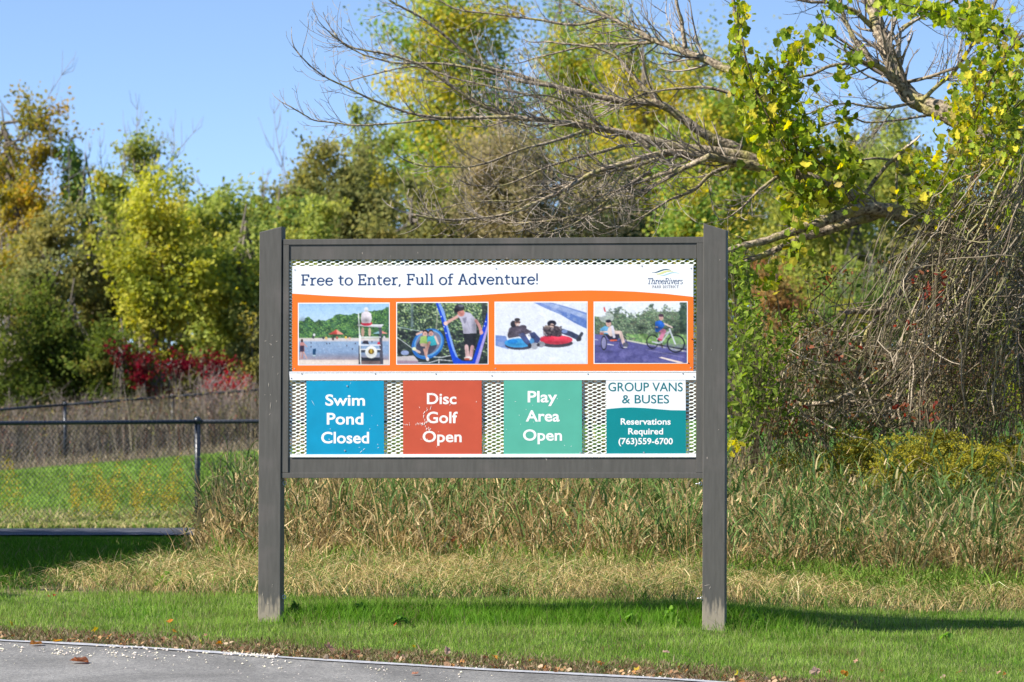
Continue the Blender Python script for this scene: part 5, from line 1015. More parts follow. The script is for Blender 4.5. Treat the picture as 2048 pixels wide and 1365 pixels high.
BT = [
 # label, px, Z, top, bottom, half, palette, n, kw
 ('tall sparse orange and green tree at the left picture edge', 20, 84, 150, 560, 105, 'orange', 9000, dict(lobes=9, cr=.22, wisps=3)),
 ('low full orange tree beneath the tall sparse one', 40, 80, 350, 620, 85, 'orange', 12000, {}),
 ('olive tree low in front of the orange ones', 95, 78, 430, 700, 90, 'olive', 13000, {}),
 ('small airy green tree with open sky around it', 168, 84, 262, 560, 46, 'green', 5200, dict(cr=.16, wisps=3)),
 ('green and yellow tree with bare wispy leaders above its crown', 280, 83, 262, 620, 92, 'yellowgreen', 14000, dict(wisps=9, cr=.2)),
 ('bright lemon yellow tree left of the sign', 310, 76, 365, 720, 105, 'bright', 24000, {}),
 ('golden tinged olive tree behind the dark shrubs', 190, 79, 400, 700, 80, 'olive', 13000, {}),
 ('rounded yellow green tree between the lemon tree and the sign post', 410, 78, 335, 730, 75, 'yellowgreen', 17000, {}),
 ('leafy yellow green tree just left of the sign post', 488, 77, 345, 760, 80, 'yellowgreen', 19000, {}),
 ('slim green tree rising behind the sign post', 562, 80, 318, 700, 42, 'green', 8000, dict(cr=.17)),
 ('olive tree with pointed top behind the left part of the sign', 690, 82, 262, 640, 105, 'olive', 22000, {}),
 ('yellow green tree behind the bare branch tips', 745, 88, 190, 560, 75, 'yellowgreen', 12000, dict(cr=.24)),
 ('very tall green tree with golden patches, highest in the middle', 905, 96, -190, 560, 150, 'mixed', 40000, dict(leaf=.10, cr=.42, ncl=150)),
 ('golden topped tree behind the sign middle', 1000, 90, 120, 600, 120, 'gold', 17000, dict(cr=.3)),
 ('pale grey green willow like tree behind the bare branches', 1075, 74, 190, 640, 165, 'willow', 30000, dict(leaf=.07)),
 ('dark green tree filling the gap below the bare branches', 1215, 80, 250, 700, 110, 'dark', 19000, {}),
 ('tall bright green tree with yellow top right of centre', 1300, 90, -30, 640, 135, 'gold', 34000, dict(cr=.3)),
 ('tall loose green tree behind the middle of the bare limbs', 1190, 98, -90, 600, 85, 'mixed', 20000, dict(cr=.3)),
 ('vivid green tree behind the slanted right post', 1420, 84, 70, 700, 110, 'mixed', 30000, dict(cr=.26)),
 ('thin high green tree top showing above the vines', 1130, 104, -120, 420, 70, 'green', 7000, dict(cr=.3)),
 ('golden tree whose top fills the gap left of the vine', 1400, 93, 40, 600, 90, 'gold', 20000, dict(cr=.3)),
 ('bushy green tree top behind the upper bare limbs', 1250, 95, -80, 500, 80, 'mixed', 18000, dict(cr=.3)),
 ('yellow green tree just left of the vine draped limb', 1480, 90, 90, 600, 70, 'mixed', 15000, dict(cr=.26)),
 ('small distant green tree below the patch of open sky', 1545, 100, 150, 700, 80, 'green', 13000, dict(cr=.25)),
 ('yellow green tree behind the vine covered limb', 1650, 88, 225, 700, 115, 'yellowgreen', 30000, dict(wisps=2)),
 ('slender green tree with orange tinge seen through the bare limbs', 1730, 94, 225, 620, 70, 'olive', 17000, dict(cr=.2)),
 ('mid green tree below the right patch of open sky', 1815, 92, 200, 700, 90, 'yellowgreen', 24000, dict(cr=.22)),
 ('broad olive tree behind the hanging dead vines', 1930, 84, 300, 760, 120, 'olive', 18000, {}),
 ('small ragged yellow green tree filling the dip beside the airy tree', 225, 86, 400, 700, 60, 'yellowgreen', 9000, dict(cr=.17)),
 ('ragged green tree whose tip shows just left of the post top', 528, 86, 330, 640, 48, 'yellowgreen', 9000, dict(cr=.17, wisps=2)),
 ('thin topped green tree between post and pointed olive tree', 612, 86, 285, 640, 52, 'olive', 10000, dict(cr=.18, wisps=2)),
 ('yellow tinged tree low behind the left end of the sign top', 640, 78, 380, 700, 70, 'yellowgreen', 11000, {}),
 ('low olive tree behind the tips of the drooping branches', 830, 78, 340, 700, 90, 'olive', 14000, {}),
 ('brownish olive tree behind the twig mass above the sign', 940, 80, 330, 700, 90, 'willow', 14000, {}),
 ('green tree behind the right part of the sign top', 1350, 78, 330, 720, 80, 'mixed', 13000, {}),
 ('yellow green tree closing the gap between the lemon tree and the olive tree', 365, 82, 350, 700, 70, 'yellowgreen', 13000, {}),
 ('green tree whose crown meets the sky left of the post top', 450, 84, 350, 640, 60, 'yellowgreen', 11000, dict(cr=.17, wisps=2)),
 ('dense mid green tree low behind the arching limb', 1700, 84, 330, 760, 120, 'yellowgreen', 22000, {}),
 ('orange tinged tree far back at the left picture edge', -20, 92, 250, 640, 70, 'orange', 12000, {}),
 ('tall green tree at the right picture edge', 2030, 90, 60, 620, 110, 'green', 16000, dict(cr=.3)),
]
for lb, px, Z, t_, b_, h_, pal, n, kw in BT: tree(lb, px, Z, t_, b_, h_, pal, n, **kw)

SH = [
 ('dark green honeysuckle shrub in the left corner behind the fence', 10, 72.5, 540, 880, 130, 'shrub', 26000, {}),
 ('large dark shrub with shadowed hollows left of the red bushes', 150, 73, 500, 880, 100, 'shrub', 21000, {}),
 ('round dark green shrub next to the crimson bush', 235, 72, 600, 850, 60, 'shrub', 9000, {}),
 ('yellowish shrub low beside the sign post', 505, 76, 600, 820, 55, 'olive', 6500, {}),
 ('low olive shrub between the crimson and scarlet bushes', 380, 75, 700, 860, 90, 'olive', 9000, {}),
 ('green bush hidden behind the sign panels', 780, 74, 560, 860, 160, 'green', 15000, {}),
 ('dark bush hidden behind the right panels', 1130, 72, 560, 870, 190, 'dark', 16000, {}),
 ('orange brown bush seen between post and dead limb', 1555, 66, 520, 700, 55, 'redorange', 6500, {}),
 ('green bush beneath the arching limb', 1720, 72, 540, 720, 110, 'green', 9000, {}),
 ('yellow green bush low at the right picture edge', 2010, 70, 610, 850, 90, 'bright', 9000, {}),
 ('dark red bush behind the tangle of dead sticks', 1600, 62, 640, 790, 75, 'redorange', 6000, {}),
 ('shadowy brown bush at the back of the dead stick tangle', 1740, 60, 660, 880, 130, 'brown', 11000, {}),
 ('brown bush behind the seed heads', 1950, 62, 680, 900, 110, 'brown', 9000, {}),
]
for lb, px, Z, t_, b_, h_, pal, n, kw in SH: tree(lb, px, Z, t_, b_, h_, pal, n, name='shrub', cat='shrub', group='shrubs along the wood edge', leaf=.065, trunk_r=.04, **kw)
RB = [('crimson bush highest and nearest the dark shrubs', 285, 71.5, 700, 775, 34, 'crimson', 1000), ('flat topped crimson bush in the middle', 350, 71.2, 712, 750, 50, 'crimson', 800), ('scarlet bush right of the flat topped one', 430, 71, 718, 756, 48, 'crimson', 800),
      ('brightest scarlet bush touching the far fence rail', 458, 70.6, 758, 786, 62, 'red', 800), ('thin crimson shoots above the dark shrub', 240, 71.6, 690, 724, 22, 'crimson', 260), ('dim crimson bush low beneath the flat topped one', 310, 72, 770, 800, 40, 'crimson', 350)]
for lb, px, Z, t_, b_, h_, pal, n in RB: tree(lb, px, Z, t_, b_, h_, pal, n, name='shrub', cat='shrub', group='red sumac bushes', leaf=.06, trunk_r=.012, cr=.09, lobes=6)

# brush of brown twigs and dead stems below the wood edge
g = Geo(); n = 30000; y = 57.2 + 5.5 * R.uniform(0, 1, n) ** 1.4 + .5 * (R.uniform(-1, 1, n)); x = R.uniform(-1.06, 1.06, n) * (y + 30) * .1
c = colmix([(3, (.20, .17, .135)), (3, (.14, .115, .09)), (2, (.30, .26, .21)), (1.3, (.14, .15, .05)), (.8, (.18, .08, .06))], n)
g.add(*blades(np.stack([x, y, ground(x, y)], 1), R.uniform(.4, 1.5, n), R.uniform(.010, .026, n), R.uniform(.05, .6, n), c, seg=2))
P = np.stack([x, y, ground(x, y) + R.uniform(.1, 1.15, n)], 1); g.add(*cards(P, R.uniform(.03, .07, n), colmix(PAL['brown'] + [(1, (.22, .19, .03))], n)))
m = 9000; y = R.uniform(55.2, 59, m); x = R.uniform(-1.06, .12, m) * (y + 30) * .1
g.add(*blades(np.stack([x, y, ground(x, y)], 1), R.uniform(.15, .42, m), R.uniform(.008, .02, m), R.uniform(.2, .9, m), colmix([(2, (.34, .28, .20)), (2, (.27, .20, .14)), (1, (.20, .19, .09))], m), seg=2))
g.build('dry_brush', M_dry, kind='stuff')
# far wood closing the gaps between the nearer trees
g = Geo(); n = 34000; y = R.uniform(100, 122, n); x = R.uniform(-1.15, 1.15, n) * (y + 30) * .1; hmax = 3.6 + .9 * pnoise(x, x * 0, 2.5, 51) + .25 * pnoise(x, y, .6, 52)
z = ground(x, y) + hmax * R.uniform(0, 1, n) ** .8; cc = colmix(PAL['dark'] + PAL['olive'], n)
g.add(*cards(np.stack([x, y, z], 1), R.uniform(.14, .27, n), cc)); g.build('distant_woods', M_leaf, kind='stuff')

# grey leafless shrub at the left edge
def bare(label, name, px0, px1, top, base, Z, n, col, r0=.012, lean=.25, seed=3, k=6):
    Z *= 1.27
    rng = np.random.default_rng(seed); xb = ((px0 + px1) / 2 - 1024) * Z / F; r = root(name, (xb, Z - 30, gz(xb, Z - 30)), 0, label=label, category='shrub'); O = np.array((xb, Z - 30, gz(xb, Z - 30))); g = Geo()
    H = 1.5 - (top - HZ) * Z / F - O[2]
    for i in range(n):
        tx = (rng.uniform(px0, px1) - 1024) * Z / F - xb; p0 = np.array((tx * .25 + rng.normal(0, .08), rng.normal(0, .15), 0)); h_ = H * rng.uniform(.55, 1.0)
        tip = np.array((tx + rng.normal(0, .1), rng.normal(0, .5), h_)); m_ = (p0 + tip) / 2 + np.array((-(tx) * .1, 0, .1)); g.tube([p0, m_, tip], [r0, r0 * .7, .003], 3, col=col)
        for j in range(k):
            t_ = rng.uniform(.35, 1); s0 = p0 + (tip - p0) * t_; e = s0 + np.array((rng.normal(.05, .18), rng.normal(0, .15), rng.uniform(.1, .45))); g.tube([s0, (s0 + e) / 2 + rng.normal(0, .02, 3), e], [.006, .005, .002], 3, col=np.array(col) * rng.uniform(.8, 1.3))
            for q_ in range(3):
                t2 = rng.uniform(.2, 1); s1 = s0 + (e - s0) * t2; e1 = s1 + np.array((rng.normal(.03, .09), rng.normal(0, .05), rng.uniform(.03, .2))); g.tube([s1, e1], [.0035, .0015], 3, col=np.array(col) * rng.uniform(.8, 1.3))
    g.build('stems', M_twig, r)
bare('leafless grey twiggy shrub at the left picture edge', 'bare_shrub', -60, 130, 380, 0, 77, 70, (.25, .215, .19), seed=4)
bare('thin bare sapling against the sky beside the orange tree', 'bare_sapling', 85, 175, 185, 0, 79, 7, (.19, .18, .18), seed=9, k=9)
bare('bare brown shrub showing through the dark green shrubs', 'bare_shrub', -20, 70, 560, 0, 76, 22, (.20, .17, .15), seed=5)
bare('grey brown leafless thicket right of the far fence post', 'bare_shrub', 380, 520, 760, 0, 70.2, 40, (.19, .15, .14), seed=6)
bare('grey leafless thicket behind the fence on the far left', 'bare_shrub', -40, 240, 800, 0, 69.5, 30, (.15, .125, .11), seed=8)
bare('grey bare thicket under the arching limb', 'bare_shrub', 1660, 1860, 470, 0, 74, 22, (.20, .19, .17), seed=12)

# trees standing outside the picture on the left; their shade lies over the path and the grass
def px_of(x, Z): return 1024 + x * F / Z
for lb, x_, y_, z_, rx_, rz_ in (('spreading green tree standing outside the left picture edge beside the lawn', -8.7, 3.7, 3.8, 2.6, 1.9), ('second spreading green tree outside the left picture edge beside the path', -9.1, 8.6, 3.8, 3.1, 1.9), ('third spreading green tree outside the left picture edge past the path', -9.8, 14.6, 3.8, 3.1, 1.9)):
    Z_ = y_ + 30; k_ = F / Z_
    tree(lb, px_of(x_, Z_), Z_, HZ - (z_ + rz_ - 1.5) * k_, HZ - (z_ - rz_ - 1.5) * k_, rx_ * k_, 'green', 34000, group='trees beside the path', leaf=.19, cr=.5, ncl=220, trunk_r=.18)
# ------------------------------------------------------------------ the old leaning tree on the right, its vines and dead tangle
M_limb = principled('limb_bark', (.27, .23, .175), .92, .08, noise=(26, .45, (1, 1, 1)), bump=(70, 1.0))
def limb_material():
    m, nt, out = new_mat('lichened_bark'); b = nt.nodes.new('ShaderNodeBsdfPrincipled'); nt.links.new(b.outputs[0], out.inputs[0]); b.inputs['Roughness'].default_value = .95; b.inputs['Specular IOR Level'].default_value = .05
    t = nt.nodes.new('ShaderNodeTexCoord')
    n = nt.nodes.new('ShaderNodeTexNoise'); n.inputs['Scale'].default_value = 45; n.inputs['Detail'].default_value = 8; nt.links.new(t.outputs['Object'], n.inputs[0])
    r = nt.nodes.new('ShaderNodeValToRGB'); r.color_ramp.elements[0].position = .32; r.color_ramp.elements[1].position = .68; r.color_ramp.elements[0].color = (.06, .046, .034, 1); r.color_ramp.elements[1].color = (.46, .375, .265, 1); nt.links.new(n.outputs[0], r.inputs[0])
    n2 = nt.nodes.new('ShaderNodeTexNoise'); n2.inputs['Scale'].default_value = 9; n2.inputs['Detail'].default_value = 6; nt.links.new(t.outputs['Object'], n2.inputs[0])
    r2 = nt.nodes.new('ShaderNodeValToRGB'); r2.color_ramp.elements[0].position = .5; r2.color_ramp.elements[1].position = .66; r2.color_ramp.elements[0].color = (0, 0, 0, 1); r2.color_ramp.elements[1].color = (.6, .6, .6, 1); nt.links.new(n2.outputs[0], r2.inputs[0])
    mx = nt.nodes.new('ShaderNodeMixRGB'); nt.links.new(r2.outputs[0], mx.inputs[0]); nt.links.new(r.outputs[0], mx.inputs[1]); mx.inputs[2].default_value = (.36, .33, .08, 1); nt.links.new(mx.outputs[0], b.inputs['Base Color'])
    bp = nt.nodes.new('ShaderNodeBump'); bp.inputs['Strength'].default_value = 1; bp.inputs['Distance'].default_value = .012; nt.links.new(n.outputs[0], bp.inputs['Height']); nt.links.new(bp.outputs[0], b.inputs['Normal']); return m
M_limb = limb_material()
ZT = 36.6
tb = (2120 - 1024) * ZT / F
TO = np.array((tb, ZT - 30, gz(tb, ZT - 30)))
oak = root('leaning_tree', tuple(TO), 0, label='old leaning half bare tree reaching over the sign with long leafless limbs', category='tree')
def resample(P, n):
    P = np.asarray(P, float); k = len(P)
    t = np.linspace(0, k - 1, n); i = np.clip(t.astype(int), 0, k - 2); f = (t - i)[:, None]
    p0 = P[np.clip(i - 1, 0, k - 1)]; p1 = P[i]; p2 = P[i + 1]; p3 = P[np.clip(i + 2, 0, k - 1)]
    return .5 * ((2 * p1) + (-p0 + p2) * f + (2 * p0 - 5 * p1 + 4 * p2 - p3) * f ** 2 + (-p0 + 3 * p1 - 3 * p2 + p3) * f ** 3)
rt = np.random.default_rng(77)
TWC = np.array([(.29, .245, .195), (.22, .185, .15), (.37, .315, .255), (.14, .115, .095)])
def grow(g, p, d, L, r, level, up, density=1.0):
    nseg = 7 if level == 0 else 5
    pts = [np.array(p)]; d = d / np.linalg.norm(d); q = d.copy()
    for i in range(nseg):
        q = q + rt.normal(0, .13, 3) * (1, 1, 1) + np.array((0, 0, up * (.35 + i / nseg) * .22)); q /= np.linalg.norm(q); pts.append(pts[-1] + q * L / nseg)
    P = np.array(pts); c = TWC[rt.integers(0, 4)] * rt.uniform(.85, 1.15)
    g.tube(P - TO, np.linspace(r, max(.0013, r * .32), nseg + 1), 4 if level == 0 else 3, col=c, cap=False)
    if level < 2 and L > .10:
        k = max(1, int(L / (.095 if level == 0 else .075) * density * rt.uniform(.7, 1.2)))
        for j in range(k):
            t = rt.uniform(.12, .98); i = min(int(t * nseg), nseg - 1); b = P[i] + (P[i + 1] - P[i]) * (t * nseg - i); dd = P[i + 1] - P[i]; dd /= np.linalg.norm(dd)
            s_ = unit(rt.normal(0, 1, 3) * (1, .8, 1)); s_ = s_ - dd * s_.dot(dd); s_ /= np.linalg.norm(s_) + 1e-9
            a = rt.uniform(.45, 1.05); nd = dd * math.cos(a) + s_ * math.sin(a) + np.array((0, 0, .12 * up)); LL = L * rt.uniform(.2, .6) * (1 - .35 * t)
            if LL > .035: grow(g, b, nd, LL, max(.0016, r * rt.uniform(.4, .6)), level + 1, up * rt.uniform(.5, 1.5), density)
def limb(pts, r0, r1, Z0, Z1, tw=1.0, tl=.6, up=1.0, t0=.1, label=None):
    """pts photo pixels from the thick end to the tip; r in photo pixels; tw twigs density; tl twig length (m)"""
    k = len(pts); W3 = np.array([W(x, y, Z0 + (Z1 - Z0) * i / (k - 1)) for i, (x, y) in enumerate(pts)]); n = max(8, k * 4)
    P = resample(W3, n); nz_ = rt.normal(0, 1, (n, 3)); nz_[1:-1] = (nz_[:-2] + nz_[1:-1] + nz_[2:]) / 3; P = P + nz_ * .006 * (np.linspace(.4, 1, n)[:, None])
    rad = (r1 + (r0 - r1) * (1 - np.linspace(0, 1, n)) ** 1.5) * Z0 / F * rt.uniform(.9, 1.12, n)
    g = Geo(); g.tube(P - TO, rad, 9 if r0 > 7 else 6); lo = g.build('limb', M_limb, oak, smooth_shade=True)
    L = np.linalg.norm(np.diff(P, axis=0), axis=1).sum(); m = int(L * 15 * tw); tg = Geo()
    for j in range(m):
        t = rt.uniform(t0, 1) ** .85; f = t * (n - 1); i = min(int(f), n - 2); b = P[i] + (P[i + 1] - P[i]) * (f - i); dd = P[i + 1] - P[i]; dd /= np.linalg.norm(dd)
        s_ = unit(rt.normal(0, 1, 3) * (1, .8, 1)); s_ = s_ - dd * s_.dot(dd); s_ /= np.linalg.norm(s_) + 1e-9
        a = rt.uniform(.35, .95); nd = dd * math.cos(a) + s_ * math.sin(a); grow(tg, b, nd, tl * rt.uniform(.35, 1.1) * (1 - .45 * t), max(.002, rad[i] * rt.uniform(.2, .34)), 0, up * rt.uniform(.3, 1.4))
    if m:
        grow(tg, P[-1], P[-1] - P[-2], tl * .4, rad[-1], 1, up)
        tg.build('twigs', M_twig, lo, kind='stuff')
    return P
# trunk, leaning in from beyond the edge
g = Geo(); tr = resample(np.array([W(2120, 1130, ZT), W(2105, 900, ZT), W(2075, 700, ZT), W(2040, 560, ZT), W(2000, 480, ZT)]), 16); g.tube(tr - TO, np.linspace(60, 34, 16) * ZT / F, 12); g.build('trunk', M_limb, oak, smooth_shade=True)
# low arching limb
limb([(2010, 500), (1960, 478), (1920, 462), (1850, 442), (1790, 425), (1740, 418), (1690, 428), (1640, 446), (1590, 462), (1530, 482), (1468, 498), (1430, 520)], 24, 6, 36.4, 35.6, .35, .35, .4)
limb([(1760, 425), (1690, 450), (1600, 478), (1540, 505), (1475, 530)], 12, 5, 36.2, 35.9, .5, .3, .4)
# limb that rises to the vine and runs far left
limb([(1740, 420), (1700, 392), (1650, 372), (1600, 352), (1560, 346), (1500, 330), (1440, 318), (1400, 313), (1330, 306), (1253, 325), (1175, 352), (1090, 398), (1000, 432), (900, 438), (826, 430)], 17, 2.2, 36.3, 35.4, 1.9, .62, 1.0, .32)
limb([(1560, 344), (1500, 318), (1450, 306), (1355, 295), (1290, 278), (1224, 262), (1150, 250), (1090, 243), (1035, 234), (970, 213), (908, 176), (847, 131), (770, 108), (700, 92), (662, 68)], 13, 1.6, 36.5, 36.0, 1.5, .55, .9, .2)
limb([(1035, 234), (950, 236), (867, 234), (785, 217), (703, 180), (640, 146), (593, 107)], 4.5, 1.4, 36.0, 35.7, 1.3, .45, 1.1, .1)
limb([(930, 236), (860, 240), (800, 246), (720, 250), (650, 246), (610, 232), (577, 213)], 3.2, 1.3, 36.0, 35.8, 1.0, .4, .9, .1)
limb([(1480, 300), (1440, 285), (1400, 262), (1360, 234), (1318, 209), (1275, 206), (1232, 201), (1170, 187), (1105, 172), (1040, 150), (970, 135), (900, 82), (850, 40), (790, 8), (760, -20)], 12, 1.8, 36.9, 36.5, 1.4, .55, .8, .2)
limb([(1318, 209), (1290, 178), (1262, 150), (1240, 120), (1200, 98), (1140, 88), (1090, 84)], 6, 1.8, 36.8, 36.9, 1.3, .45, .8, .1)
limb([(1105, 172), (1040, 162), (960, 140), (880, 128), (800, 126), (740, 115), (690, 90), (668, 66)], 4.5, 1.4, 36.6, 36.4, 1.2, .4, .9, .1)
limb([(1300, 296), (1260, 268), (1200, 255), (1140, 236), (1090, 200), (1000, 178), (920, 160), (850, 138), (800, 136), (700, 160)], 5, 1.4, 36.2, 36.2, 1.3, .45, .9, .1)
# upper limbs
limb([(1600, 352), (1560, 300), (1520, 230), (1480, 160), (1438, 132), (1400, 115), (1350, 97), (1310, 82), (1262, 56), (1216, 33), (1170, 15), (1120, -10)], 15, 2.6, 36.8, 37.4, 1.6, .65, .5, .3)
limb([(1310, 82), (1282, 86), (1230, 88), (1180, 90), (1120, 104), (1060, 118)], 5, 1.6, 37.2, 37.3, 1.2, .45, .6, .1)
limb([(1216, 33), (1150, 50), (1080, 40), (1000, 30), (920, 20), (860, -10)], 4, 1.6, 37.3, 37.3, 1.2, .5, .6, .1)
limb([(1371, 97), (1366, 60), (1358, 25), (1348, -30)], 5, 3, 37.0, 37.0, .5, .35, .8)
limb([(1480, 116), (1474, 70), (1470, 30), (1462, -30)], 5.5, 3.5, 36.9, 36.9, .6, .35, .8)
limb([(1500, 200), (1430, 178), (1370, 176), (1330, 180), (1280, 190), (1240, 210), (1190, 240)], 4.5, 1.4, 36.7, 36.6, 1.2, .4, .4)
# the great limb rising on the right
limb([(2040, 420), (1990, 330), (1945, 262), (1898, 228), (1860, 214), (1830, 200), (1803, 172), (1790, 135), (1774, 105), (1765, 75), (1752, 40), (1744, 10), (1730, -40)], 27, 12, 36.9, 37.6, 1.2, .7, .5, .3)
limb([(1820, 190), (1790, 158), (1761, 134), (1733, 126), (1702, 125), (1660, 134), (1617, 151), (1580, 160)], 8, 2.5, 37.2, 36.9, 1.9, .6, .5, .1)
limb([(1745, 128), (1733, 112), (1718, 92), (1702, 68), (1692, 45), (1684, 21), (1678, -20)], 6.5, 4, 37.0, 37.2, 1.2, .5, .6)
limb([(1765, 75), (1730, 40), (1700, 18), (1660, 6), (1620, 4), (1560, -6)], 6, 3, 37.5, 37.3, 1.8, .6, .5)
limb([(1803, 60), (1830, 40), (1880, 20), (1930, -20)], 5, 3, 37.5, 37.6, 1.2, .6, .6)
limb([(1840, 205), (1880, 168), (1912, 140), (1960, 70), (1990, 10), (2000, -30)], 5, 2.5, 37.1, 37.4, 2.4, .7, .6)
limb([(1815, 165), (1870, 150), (1930, 130), (2000, 110), (2060, 60)], 4.5, 2, 37.2, 37.0, 2.4, .7, .6)
limb([(1830, 205), (1780, 215), (1730, 212), (1690, 208), (1640, 218), (1590, 240)], 4, 1.6, 37.0, 36.8, 2.2, .55, .3)
limb([(1850, 232), (1800, 240), (1740, 246), (1700, 236), (1660, 246)], 3.4, 1.6, 37.0, 36.8, 2.0, .5, .2)
limb([(1723, 397), (1745, 368), (1775, 330), (1800, 308), (1816, 293)], 4, 4.5, 36.5, 36.6, .5, .3, .3)
limb([(1790, 322), (1760, 318), (1720, 322), (1680, 332), (1650, 344)], 3.2, 1.8, 36.6, 36.4, .9, .3, .1)
limb([(1794, 318), (1793, 350), (1792, 380), (1796, 410)], 3, 2.4, 36.6, 36.4, .4, .2, 0)
# drooping mass of twiggy branches above the sign
for pts, r0 in (([(1420, 312), (1370, 335), (1310, 352), (1260, 372), (1200, 392), (1150, 402)], 7), ([(1340, 308), (1280, 330), (1210, 345), (1130, 370), (1050, 400), (980, 402), (900, 410)], 5), ([(1400, 320), (1330, 358), (1270, 392), (1200, 420), (1120, 440), (1040, 446), (960, 440)], 6),
                ([(1300, 345), (1240, 380), (1190, 420), (1140, 452), (1080, 470)], 4.5), ([(1470, 330), (1420, 350), (1390, 380), (1340, 400), (1290, 430), (1240, 455)], 5), ([(1250, 290), (1180, 310), (1120, 325), (1060, 350), (1000, 372), (940, 372)], 4), ([(1170, 262), (1100, 285), (1040, 300), (960, 330), (900, 335), (830, 330)], 4),
                ([(1560, 350), (1520, 380), (1480, 420), (1450, 440)], 4), ([(1200, 250), (1150, 215), (1110, 195), (1060, 190), (1000, 200)], 3.5)):
    limb(pts, r0, 1.4, 36.0 + rt.uniform(-.5, .7), 35.6 + rt.uniform(-.6, .6), 1.9, .5, .8, .05)
# lichened lower limb and broken stub
limb([(1960, 478), (1920, 500), (1880, 522), (1832, 545), (1795, 589), (1766, 618), (1735, 626), (1700, 622)], 10, 5.5, 36.2, 35.8, .9, .3, .3)
limb([(1755, 622), (1750, 640), (1737, 660), (1727, 690), (1719, 730), (1700, 790)], 6.5, 4, 35.9, 36.0, .8, .3, 0)

# ---- dead sticks and the tangle of hanging vines
DO = np.array((*((1850 - 1024) * 36.2 / F, 6.2), 0)); DO[2] = gz(DO[0], DO[1])
dv = root('dead_vines', tuple(DO), 0, label='grey tangle of dead vines hanging from the tree at the right picture edge', category='vine')
g = Geo(); TC = np.array([(.25, .205, .14), (.18, .145, .10), (.36, .30, .215), (.11, .085, .06), (.22, .20, .10)])
def strand(x0, y0, x1, y1, Z0, w_, sag, r_, k=9, amp=9):
    t = np.linspace(0, 1, k); ph = rt.uniform(0, 6.28, 4); X_ = x0 + (x1 - x0) * t + sag * np.sin(t * PI) + amp * np.sin(t * 7 + ph[0]) * t * (1 - t) * 2 + rt.normal(0, amp * .16, k); Y_ = y0 + (y1 - y0) * t + amp * .6 * np.sin(t * 5 + ph[1]) + rt.normal(0, amp * .16, k)
    P = np.array([W(a, b, Z0 + w_ * math.sin(tt * 3 + ph[2])) for a, b, tt in zip(X_, Y_, t)]); g.tube(P - DO, np.linspace(r_, r_ * .6, k) * Z0 / F, 3 if r_ < 2 else 4, col=TC[rt.integers(0, 5)] * rt.uniform(.8, 1.2), cap=False); return P
for i in range(340):
    b = rt.uniform(0, 1); x0 = 1925 + 150 * b + rt.normal(0, 14); y0 = 300 + rt.uniform(0, 260); L = rt.uniform(160, 420); sl = rt.uniform(.25, .8)
    strand(x0, y0, x0 - L * sl, min(y0 + L, 860), rt.uniform(35.0, 36.6), .25, rt.normal(0, 18), rt.uniform(.7, 1.3) * (2.0 if rt.uniform() < .12 else 1), amp=rt.uniform(8, 30))
for i in range(260):
    x0 = rt.uniform(1830, 2080); y0 = rt.uniform(430, 820); a = rt.uniform(0, 2 * PI); L = rt.uniform(40, 150); strand(x0, y0, x0 + L * math.cos(a), y0 + L * math.sin(a) * .8, rt.uniform(34.9, 36.5), .2, rt.normal(0, 20), rt.uniform(.7, 1.5), amp=rt.uniform(8, 22))
for i in range(120):      # arching, drooping stems that cross the hanging ones
    x0 = rt.uniform(1820, 2060); y0 = rt.uniform(400, 640); w0 = rt.choice((-1, 1)) * rt.uniform(50, 150); h0 = rt.uniform(60, 220); P = resample(np.array([W(x0, y0, 35.6), W(x0 + w0 * .45, y0 - h0 * .12, 35.4), W(x0 + w0 * .85, y0 + h0 * .3, 35.3), W(x0 + w0, y0 + h0, 35.5)]) + rt.normal(0, .02, (4, 3)), 10)
    g.tube(P - DO, np.linspace(rt.uniform(.8, 2.2), .6, 10) * 35.5 / F, 3, col=TC[rt.integers(0, 5)] * rt.uniform(.7, 1.2), cap=False)
for i in range(150):
    x0 = rt.uniform(1840, 2050); y0 = rt.uniform(560, 700); strand(x0, y0, x0 + rt.normal(-30, 30), y0 + rt.uniform(100, 230), rt.uniform(35, 36.4), .2, rt.normal(0, 12), rt.uniform(.8, 2.2), amp=8)
g.build('stems', M_twig, dv)
# small withered leaves and seed heads on them
P = []
for cx, cy, sx, sy, n in ((1990, 480, 50, 110, 1500), (1900, 640, 45, 90, 1000), (1960, 720, 60, 70, 1200)):
    Zs = R.uniform(35, 36.4, n); P.append(np.stack([(R.normal(cx, sx, n) - 1024) * Zs / F, Zs - 30, 1.5 - (R.normal(cy, sy, n) - HZ) * Zs / F], 1))
P = np.concatenate(P); g = Geo(); g.add(*cards(P - DO, R.uniform(.015, .035, len(P)), colmix([(3, (.20, .24, .05)), (2, (.26, .22, .11)), (1, (.24, .12, .06)), (1, (.30, .32, .06))], len(P)), fold=True)); g.build('withered_leaves', M_leaf, dv, kind='stuff')

